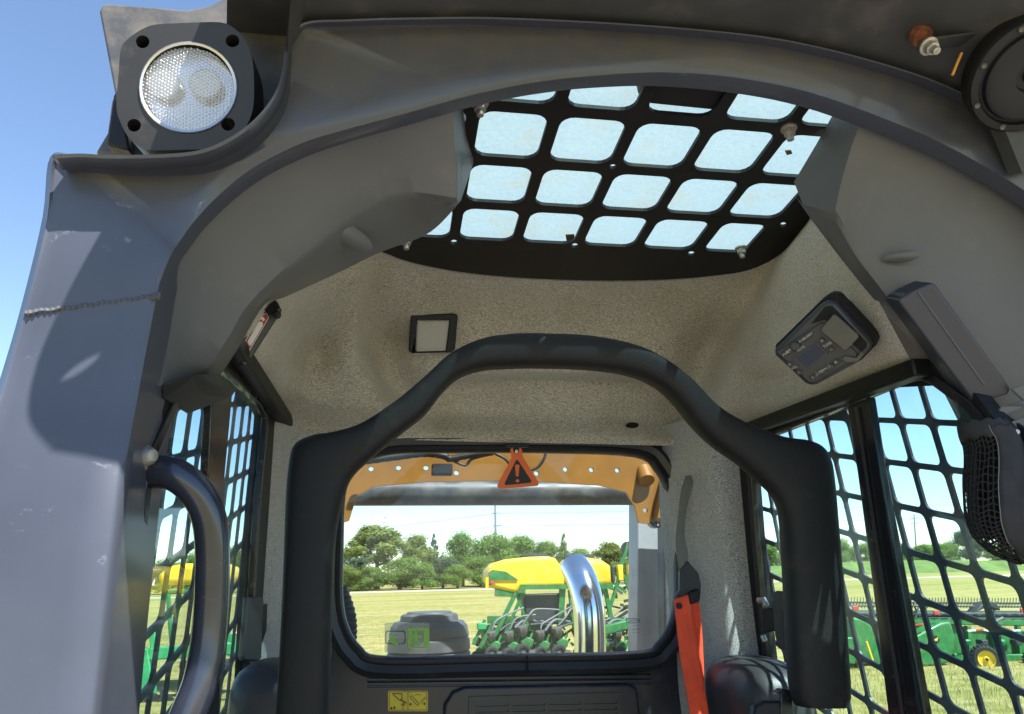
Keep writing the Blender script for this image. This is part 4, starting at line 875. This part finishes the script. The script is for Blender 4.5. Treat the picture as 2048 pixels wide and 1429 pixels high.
def tree(name, label, px, top, halfpx, D, mat, kindc, grp, zb=0., nleaf=2600):
    key = (kindc, mat, random.randint(0, 2)); hgt = Y(px, top, D).z+H-zb; wid = halfpx*D/FPX*1.04
    if key not in PROT: PROT[key] = (crown_mesh('crown', 10., 4., kindc, nleaf*(4.5 if kindc == 'airy' else 6), mat, len(PROT)+11), trunk_mesh(10., 4., len(PROT)+5, kindc == 'conifer'))
    o = bpy.data.objects.new(name, None); col.objects.link(o); o.location = (Y(px, 1140, D).x, D, zb); o.rotation_euler.z = random.random()*6.28; o.scale = (wid/4, wid/4, hgt/10)
    tag(o, label, 'tree', grp)
    for nm, me in zip(('crown', 'trunk'), PROT[key]):
        c = bpy.data.objects.new(nm, me); col.objects.link(c); c.parent = o
random.seed(21)
G1, G2, G3 = 'trees at the far edge of the field behind the loader', 'trees seen through the left mesh window', 'low trees beyond the farm road'
T1 = 'green leafy tree in the row at the far edge of the field'
tree('leafy_tree', 'tall airy olive tree with open crown standing highest in the far tree row', 755, 1040, 82, 112, 'leaf_olive', 'airy', G1, nleaf=4200)
tree('leafy_tree', 'olive tree leaning out beside the tallest airy tree', 828, 1060, 50, 114, 'leaf_olive', 'airy', G1, nleaf=3600)
tree('conifer', 'slim dark pointed conifer rising above the round dark tree', 867, 1068, 24, 118, 'leaf_dark', 'conifer', G1)
tree('round_tree', 'dark round tree in the middle of the far tree row', 886, 1103, 42, 108, 'leaf_dark', 'bush', G1)
tree('bush', 'bright green bush before the tallest airy tree', 800, 1112, 56, 106, 'leaf_green', 'bush', G1)
tree('bush', 'low dark bush at the foot of the tallest airy tree', 715, 1108, 44, 107, 'leaf_dark', 'bush', G1)
for px, top, hw, D, mt, kd in ((926, 1060, 44, 120, 'leaf_green', 'leafy'), (985, 1061, 55, 116, 'leaf_green', 'leafy'), (1045, 1066, 52, 121, 'leaf_green', 'leafy'), (1098, 1078, 46, 118, 'leaf_green', 'leafy'), (1165, 1092, 44, 119, 'leaf_green', 'leafy'), (960, 1110, 50, 110, 'leaf_green', 'bush'), (1030, 1105, 50, 111, 'leaf_green', 'bush')):
    tree('leafy_tree', T1, px, top, hw, D, mt, kd, G1)
for px, top, hw, mt in ((700, 1128, 30, 'leaf_olive'), (742, 1130, 34, 'leaf_green'), (845, 1122, 34, 'leaf_green'), (915, 1125, 34, 'leaf_green'), (1000, 1122, 36, 'leaf_olive'), (1075, 1118, 38, 'leaf_green'), (1125, 1118, 36, 'leaf_green'), (1190, 1120, 36, 'leaf_olive'), (1250, 1118, 36, 'leaf_green')):
    tree('bush', 'low leafy bush filling the foot of the far tree row', px, top, hw, 104, mt, 'bush', 'bushes at the foot of the far tree row')
tree('conifer', 'pointed green conifer rising above the yellow planter tanks', 1130, 1068, 24, 115, 'leaf_green', 'conifer', G1)
tree('leafy_tree', 'brownish olive tree at the far row end, behind the green marker arm', 1222, 1076, 46, 113, 'leaf_olive', 'airy', G1)
tree('leafy_tree', 'olive tree behind the grey boom tower', 1285, 1084, 44, 113, 'leaf_olive', 'leafy', G1)
for px, top, hw in ((232, 1140, 40), (285, 1125, 42), (340, 1112, 44), (395, 1100, 48), (455, 1086, 44), (505, 1068, 44), (560, 1072, 50), (640, 1085, 60)):
    tree('leafy_tree', 'mid green tree of the wood seen through the left mesh window', px, top, hw, 118, 'leaf_green' if px % 2 else 'leaf_olive', 'bush' if px % 3 else 'leafy', G2)
for px, top, hw in ((1400, 1085, 50), (1480, 1082, 50), (1545, 1078, 46), (1600, 1080, 44), (1650, 1078, 40), (1690, 1072, 34), (1735, 1080, 36), (1775, 1084, 34), (1815, 1083, 30), (1850, 1086, 30), (1885, 1082, 34), (1905, 1078, 28), (2000, 1086, 34), (2045, 1078, 40)):
    tree('leafy_tree', 'small hazy green tree in the low row beyond the farm road', px, top, hw, 215, 'leaf_green', 'bush', G3, nleaf=1500)
tree('round_tree', 'single big dark round tree standing alone on the grass bank', 1947, 1056, 40, 142, 'leaf_dark', 'bush', None, 1.8, nleaf=4200)

# ================================================================== POWER LINE
PP = thing('power_pylon', 'slim grey power line pole with cross arms above the planter', 'pylon', (gx(990, 125), 125, -H))
pt_ = Y(990, 985, 125); bt_ = V((pt_.x, 125, -H))
tube('pole', [bt_, pt_], [.28, .14], 'pole_metal', PP, 8)
for py, hw in ((1027, 14), (1052, 14), (1080, 10)): bar('cross_arm', Y(990-hw*.4, py, 125), Y(990+hw, py-.5, 125), .12, .12, 'pole_metal', PP)
P2 = thing('power_pylon', 'distant lattice like power pole beyond the right mesh window', 'pylon', (gx(1835, 330), 330, -H))
a2 = Y(1828, 1030, 330); tube('pole', [V((gx(1836, 330), 330, -H)), a2], [.5, .28], 'pole_metal', P2, 6)
bar('cross_arm', Y(1820, 1038, 330), Y(1838, 1036, 330), .3, .3, 'pole_metal', P2); bar('cross_arm', Y(1821, 1048, 330), Y(1838, 1046, 330), .3, .3, 'pole_metal', P2)
for py in (1027, 1053):
    a, b = Y(996, py, 125), Y(2300, py-45, 330); tag(tube('power_cable', [lerp(a, b, t)-V((0, 0, 9*math.sin(math.pi*t)*.25)) for t in [k/20 for k in range(21)]], .045, 'pole_metal', None, 5), ('upper' if py < 1040 else 'lower')+' thin power cable strung from the slim pole to the right', 'cable', 'power cables')
    b = Y(200, py+60, 260); tag(tube('power_cable', [lerp(a, b, t)-V((0, 0, 9*math.sin(math.pi*t)*.25)) for t in [k/20 for k in range(21)]], .035, 'pole_metal', None, 5), ('upper' if py < 1040 else 'lower')+' thin power cable strung from the slim pole to the left', 'cable', 'power cables')
bird = mk('bird', [Y(764, 1034, 60), Y(768, 1034.5, 60), Y(771, 1036.5, 60), Y(775, 1035, 60), Y(770, 1037.6, 60), Y(771, 1036.5, 60.2)], [[0, 1, 2], [2, 3, 4], [1, 2, 5], [1, 4, 2]], 'ink', None, solid=.03)
tag(bird, 'small dark bird flying above the tallest airy tree', 'bird')

# ================================================================== PLANTER (seen through the rear window)
PD = 17.2
def Q(px, py, dy=0): return Y(px, py, PD+dy)
PT = thing('seed_planter', 'green seed planter with two big yellow tanks, behind the chrome exhaust stack', 'planter', V((Q(1110, 1300).x, PD, -H)))
def tank(pts, dy, th, mat='yellow', name='seed_tank'):
    return prism(name, [Q(x, y, dy) for x, y in pts], (0, th, 0), mat, PT, bevel=.16, seg=4, ang=75)
t1 = tank([(974, 1164), (976, 1142), (990, 1127), (1020, 1118), (1060, 1114), (1098, 1113), (1112, 1117), (1128, 1140), (1130, 1174), (1044, 1176), (1034, 1188), (990, 1178)], 0, 1.0)
t2 = tank([(1128, 1174), (1130, 1140), (1142, 1118), (1170, 1114), (1205, 1120), (1228, 1134), (1232, 1172), (1200, 1178)], .3, 1.2)
prism('tank_stripe', [Q(977, 1146, -.04), Q(985, 1140, -.04), Q(1012, 1144, -.04), Q(1036, 1160, -.04), Q(980, 1160, -.04)], (0, .06, 0), 'green', t1)
for cx, dy in ((1068, .5), (1160, .8)): lathe('tank_lid', Q(cx, 1113.5, dy), (0, 0, 1), [(-.08, .36), (.02, .36), (.05, .3), (.07, .02)], 'dark_part', t1 if cx < 1100 else t2, 20)
bar('tank_beam', Q(1040, 1175, -.1), Q(1225, 1173, -.1), .10, .10, 'green', PT)
bar('tank_beam', Q(990, 1184, .1), Q(1050, 1186, .1), .12, .2, 'green', PT)
for a, b, wd in (((1032, 1186), (990, 1270), .09), ((1044, 1190), (1006, 1280), .07), ((1032, 1186), (1060, 1262), .06), ((970, 1240), (946, 1290), .07), ((990, 1240), (960, 1296), .07), ((1125, 1175), (1120, 1250), .13), ((1140, 1180), (1150, 1260), .10), ((1210, 1178), (1225, 1250), .09), ((1246, 1115), (1236, 1165), .08), ((1238, 1160), (1215, 1230), .07), ((1248, 1150), (1262, 1190), .07), ((1225, 1165), (1252, 1185), .06)):
    bar('frame_strut', Q(*a), Q(*b), wd, wd, 'green', PT)
bar('tool_bar', Q(975, 1240, .2), Q(1290, 1243, .2), .16, .16, 'green', PT)
bar('wing_tube', Q(1205, 1262, -.6), Q(1275, 1244, -.6), .2, .2, 'green', PT, bevel=.03)
box('seed_box', Q(1085, 1215, .3), (.95, .5, .6), 'dark_part', PT, bevel=.05); box('seed_box', Q(1170, 1225, .4), (.8, .5, .4), 'dark_part', PT, bevel=.05)
box('marker_block', Q(1240, 1146, 0), (.13, .12, .36), 'yellow', PT, bevel=.02); box('marker_block', Q(1225, 1148, 0), (.08, .12, .36), 'dark_part', PT, bevel=.02); box('marker_block', Q(1258, 1143, .1), (.10, .12, .36), 'yellow', PT, bevel=.02)
bar('marker_arm', Q(1256, 1085), Q(1243, 1132), .07, .07, 'green', PT); tube('marker_disc', [Q(1255, 1098, -.02), Q(1257, 1098, .04)], .17, 'hopper_grey', PT, 14)
lathe('rear_lamp', Q(984, 1166, -.1), (0, -1, 0), [(0, .05), (.04, .045), (.05, .005)], 'red_part', PT, 10); box('hazard_board', Q(974, 1166, -.1), (.07, .03, .24), 'yellow', PT); box('bracket_plate', Q(979, 1166, -.06), (.06, .03, .12), 'green', PT)
def row_unit(px, py, s=1., dy=0.):
    s *= random.uniform(.85, 1.08); c = Q(px+random.uniform(-4, 4), py+random.uniform(-3, 3), dy)
    u = prism('row_unit', [c+V((-.10, -.06, .12))*s, c+V((.06, -.06, .22))*s, c+V((.20, -.06, .16))*s, c+V((.16, -.06, .02))*s, c+V((0, -.06, -.04))*s], (0, .14, 0), 'green', PT, bevel=.015)
    lathe('gauge_wheel', c+V((-.08, -.16, -.10))*s, (0.25, -1, 0), [(-.05*s, .12*s), (-.05*s, .18*s), (-.02*s, .205*s), (.03*s, .205*s), (.06*s, .175*s), (.055*s, .13*s), (.02*s, .11*s), (.02*s, .02*s)], 'tyre', u, 20)
    lathe('wheel_hub', c+V((-.08, -.19, -.10))*s, (0.25, -1, 0), [(0, .05*s), (.03*s, .045*s), (.035*s, .005)], 'hopper_grey', u, 10)
    lathe('seed_hopper', c+V((-.02, .05, .22))*s, (-.2, -.2, 1), [(0, .05*s), (.10*s, .11*s), (.22*s, .135*s), (.25*s, .12*s), (.26*s, .01)], 'hopper_grey', u, 6)
    lathe('closing_wheel', c+V((.14, -.18, -.16))*s, (.5, -1, .1), [(-.015*s, .02), (-.015*s, .13*s), (.015*s, .13*s), (.015*s, .02)], 'hopper_grey', u, 14)
    bar('parallel_arm', c+V((.1, .0, .12))*s, c+V((.25, .3, .32))*s, .04*s, .05*s, 'green', u)
    rj = random.uniform; tube('seed_hose', crom([c+V((-.02, .05, .5))*s, c+V((rj(.0, .2), .1, rj(.62, .75)))*s, c+V((.35, .2, rj(.7, .92)))*s, c+V((rj(.55, .95), .3, rj(.75, 1.05)))*s], 10), .020, 'hose', u, 7)
for k in range(9):
    box('row_backing', Q(975+k*17, 1276+(k*7) % 13, .9), (.26, .3, .5+.1*((k*5) % 4)), 'dark_part' if k % 3 else 'green', PT, bevel=.04, ry=.3*((k % 3)-1))
for k in range(14):
    x0 = 965+k*20; bar('linkage_rod', Q(x0, 1262+(k*11) % 9, .5), Q(x0+18-(k % 3)*14, 1300, .3), .045, .05, 'dark_part' if k % 2 else 'green', PT)
rq = random.Random(4)
for k in range(110):
    x0, y0 = (rq.uniform(1000, 1262), rq.uniform(1240, 1302)) if k % 4 else (rq.uniform(1185, 1262), rq.uniform(1170, 1290)); x1, y1 = x0+rq.uniform(-28, 28), y0+rq.uniform(-26, 26); dd = rq.uniform(.2, 1.2)
    bar('frame_strut', Q(x0, y0, dd), Q(x1, y1, dd), rq.uniform(.03, .07), rq.uniform(.03, .07), rq.choice(('green', 'dark_part', 'dark_part', 'dark_part', 'green', 'hopper_grey', 'green_pale')), PT)
for k in range(5): row_unit(985+k*34, 1298+(k % 2)*2, .92, -.5+.05*k)
for k in range(3): row_unit(955+k*16, 1305, .7, 1.2)
for k in range(3): row_unit(1165+k*40, 1300, .92, -.2)
for px, py, r_, dy in ((1290, 1300, .36, -1.2), (1225, 1305, .33, .9)):
    lathe('transport_wheel', Q(px, py, dy), (.35, -1, 0), [(-.14, r_*.5), (-.14, r_*.9), (-.08, r_), (.08, r_), (.14, r_*.9), (.14, r_*.55), (.06, r_*.5), (.06, .02)], 'tyre', PT, 24)
    lathe('wheel_rim', Q(px, py, dy-.05), (.35, -1, 0), [(.0, r_*.52), (.03, r_*.5), (.0, r_*.3), (.03, .05), (.03, .005)], 'yellow', PT, 18)
for k in range(9):
    x0 = 1000+k*30; tube('air_hose', crom([Q(x0, 1262-(k % 3)*6, -.3), Q(x0+20, 1248-(k % 2)*8, -.2), Q(x0+50, 1244, .0), Q(x0+70, 1236, .3)], 12), .03, 'hose' if k % 2 else 'dark_part', PT, 7)
box('tool_case', Q(963, 1253, 0), (.2, .2, .14), 'green_pale', PT, bevel=.02)

# ================================================================== SECOND MACHINE (left window)
LDp = 16.
def Q2(px, py, dy=0): return Y(px, py, LDp+dy)
P3 = thing('field_implement', 'light green field implement with single yellow tank, outside the left mesh window', 'implement', V((Q2(340, 1350).x, LDp, -H)))
prism('seed_tank', [Q2(x, y) for x, y in [(316, 1170), (314, 1148), (330, 1134), (368, 1127), (430, 1127), (462, 1140), (462, 1165), (440, 1172)]], (0, 1.6, 0), 'yellow', P3, bevel=.14, seg=4, ang=75)
box('hazard_board', Q2(306, 1157, -.05), (.08, .03, .28), 'white_print', P3); box('lamp_box', Q2(312, 1157, -.02), (.08, .06, .22), 'dark_part', P3)
for a, b, wd, mt in (((300, 1308), (480, 1296), .22, 'green_pale'), ((285, 1300), (300, 1420), .26, 'green_pale'), ((240, 1290), (300, 1312), .2, 'green_pale'), ((305, 1262), (310, 1310), .12, 'green_pale'), ((335, 1180), (345, 1300), .08, 'green'), ((420, 1175), (415, 1300), .08, 'green'), ((330, 1185), (440, 1182), .08, 'green'), ((360, 1330), (460, 1326), .14, 'dark_part'), ((230, 1345), (290, 1350), .14, 'dark_part')):
    bar('frame_beam', Q2(*a), Q2(*b), wd, wd, mt, P3, bevel=.02)
for px, py in ((240, 1390), (268, 1400), (300, 1410), (330, 1415)):
    lathe('gauge_wheel', Q2(px, py, -.3), (.3, -1, 0), [(-.05, .1), (-.05, .2), (.05, .2), (.05, .08), (.02, .01)], 'tyre', P3, 18)
    bar('row_arm', Q2(px-8, py-40, -.3), Q2(px, py, -.3), .06, .08, 'green_pale' if px % 3 else 'dark_part', P3)
for px, py in ((500, 1310), (470, 1290), (520, 1290)): lathe('fan_hub', Q2(px, py, .2), (0, -1, 0), [(-.1, .1), (-.1, .24), (.1, .22), (.1, .01)], 'hopper_grey' if px != 470 else 'white', P3, 16)
bar('drawbar', Q2(440, 1270, -1), Q2(540, 1300, -1), .14, .14, 'green_pale', P3); box('reflector', Q2(475, 1272, -1), (.08, .04, .08), 'red_part', P3)

# ================================================================== HARVEST HEADER (right window)
HD = 15.5
def S(px, py, dy=0): return Y(px, py, HD+dy)
HE = thing('harvest_header', 'long green harvesting header with black tined reel and yellow rimmed gauge wheel', 'header', V((S(1900, 1340).x, HD, -H)))
prism('body_panel', [S(x, y, .3) for x, y in [(1690, 1255), (1760, 1240), (1880, 1240), (1960, 1262), (2250, 1268), (2250, 1345), (2040, 1345), (1960, 1338), (1830, 1342), (1700, 1325)]], (0, .5, 0), 'green', HE, bevel=.03)
prism('end_shield', [S(x, y, -.15) for x, y in [(1822, 1277), (1882, 1246), (1902, 1243), (1912, 1275), (1910, 1305), (1895, 1328), (1850, 1335), (1826, 1318)]], (0, .5, 0), 'green', HE, bevel=.05, seg=3)
prism('end_shield', [S(x, y, .0) for x, y in [(1705, 1235), (1722, 1238), (1745, 1252), (1752, 1300), (1730, 1330), (1706, 1325)]], (0, .5, 0), 'green', HE, bevel=.05, seg=3)
prism('side_skirt', [S(x, y, .0) for x, y in [(1690, 1275), (1712, 1275), (1712, 1330), (1690, 1328)]], (0, .4, 0), 'green', HE, bevel=.03)
for px in (1872,):
    e0 = S(px, 1280, -.162); prism('emblem', [e0+V((.09*math.cos(a), 0, .085*math.sin(a))) for a in [k*math.pi/6 for k in range(12)]], (0, .006, 0), 'ink', HE)
    prism('emblem_animal', [e0+V((x*.01, -.004, z*.01)) for x, z in [(-6, -1), (-3, 2), (2, 2.5), (4, 5), (6, 4), (5, 1.5), (3, -.5), (4, -4), (2, -2), (-2, -2), (-5, -5), (-5, -2)]], (0, .003, 0), 'yellow', HE)
bar('lower_beam', S(1905, 1315, .1), S(2250, 1318, .1), .16, .16, 'green', HE, bevel=.02); bar('upper_beam', S(1740, 1240, .25), S(2250, 1250, .25), .10, .14, 'green', HE, bevel=.02)
for px in (1935, 1985, 2035, 2090, 2150): bar('beam_post', S(px, 1252, .2), S(px+6, 1318, .2), .09, .1, 'green', HE)
for px in range(1930, 2200, 34): box('drive_box', S(px, 1285, .05), (.16, .2, .12), 'green_pale' if px % 4 else 'dark_part', HE, bevel=.02)
box('skid_plate', S(1960, 1347, .4), (3.6, .6, .14), 'dark_part', HE)
for px, py in ((1970, 1318), (2078, 1322)):
    wc_ = S(px, py, -.45); r_ = .285
    wh = lathe('gauge_wheel', wc_, (-.45, -1, 0), [(-.13, r_*.5), (-.13, r_*.86), (-.09, r_*.97), (0, r_), (.09, r_*.97), (.13, r_*.86), (.13, r_*.62), (.09, r_*.6)], 'tyre', HE, 36)
    lathe('rim', wc_, (-.45, -1, 0), [(.05, r_*.62), (.125, r_*.625), (.122, r_*.58), (.095, r_*.52), (.092, r_*.22), (.115, r_*.17), (.12, r_*.02)], 'yellow', wh, 26)
    lathe('hub_cap', wc_+V((-.45, -1, 0)).normalized()*.115, (-.45, -1, 0), [(0, .03), (.03, .03), (.035, .002)], 'dark_part', wh, 10)
    ax0, wa, wb = frame((-.45, -1, 0))
    for k in range(24):
        a = 2*math.pi*k/24; bar('tread_lug', wc_+(wa*math.cos(a)+wb*math.sin(a))*(r_*.985)-ax0*.11, wc_+(wa*math.cos(a+.12)+wb*math.sin(a+.12))*(r_*.985)+ax0*.11, .03, .035, 'tyre', wh)
bar('marker_rod', S(1733, 1283, -.3), S(1747, 1326, -.3), .035, .03, 'yellow', HE)
for px, py in ((1711, 1217), (1873, 1226), (2046, 1221)): box('reflector', S(px, py, -.1), (.14, .04, .09), 'red_part', HE, bevel=.01)
for x0, x1, y0, y1, mt in ((1935, 1950, 1262, 1261, 'white'), (1950, 1966, 1261, 1260, 'red_part'), (1966, 1980, 1260, 1263, 'white'), (2010, 2024, 1262, 1262, 'red_part'), (2024, 2040, 1262, 1261, 'white'), (1825, 1850, 1251, 1248, 'red_part')):
    bar('warning_tape', S(x0, y0, -.2), S(x1, y1, -.2), .05, .03, mt, HE)
tube('reel_shaft', [S(1690, 1228, .9), S(2260, 1232, .9)], .07, 'dark_part', HE, 10)
for py, dy in ((1212, .6), (1205, 1.1), (1222, 1.5), (1236, .5)):
    tube('reel_bar', [S(1690, py, dy), S(2260, py+3, dy)], .022, 'dark_part', HE, 6)
TN = None
for rw, (py, dy) in enumerate(((1207, .6), (1214, 1.1))):
    for k in range(95):
        px = 1690+k*6+rw*3; a = S(px, py+3, dy); t_ = bar('reel_tine', a, a+V((.02, -.03, .16 if rw == 0 else .12)), .012, .012, 'hopper_grey' if rw == 0 else 'dark_part', HE)
for px in (1760, 1830, 1905, 1985, 2060): 
    tube('reel_spider', [S(px, 1243, .5), S(px+9, 1205, 1.1)], .02, 'dark_part', HE, 6); tube('reel_spider', [S(px+12, 1243, 1.2), S(px-4, 1206, .6)], .02, 'dark_part', HE, 6)
prism('reel_cover', [S(x, y, .4) for x, y in [(1950, 1226), (1968, 1206), (1985, 1203), (1998, 1212), (2002, 1222), (1985, 1216), (1968, 1218)]], (0, .3, 0), 'dark_part', HE, bevel=.02)
for k in range(26):
    px = 1700+k*20; tube('cutter_chain', crom([S(px, 1232, .2), S(px+10, 1228, .15), S(px+20, 1233, .2)], 5), .018, 'dark_part', HE, 5)
tube('reel_ram', [S(1985, 1246, -.1), S(2006, 1236, -.1)], .03, 'hose', HE, 8)
for o in bpy.data.objects:
    if '_base' in o: del o['_base']
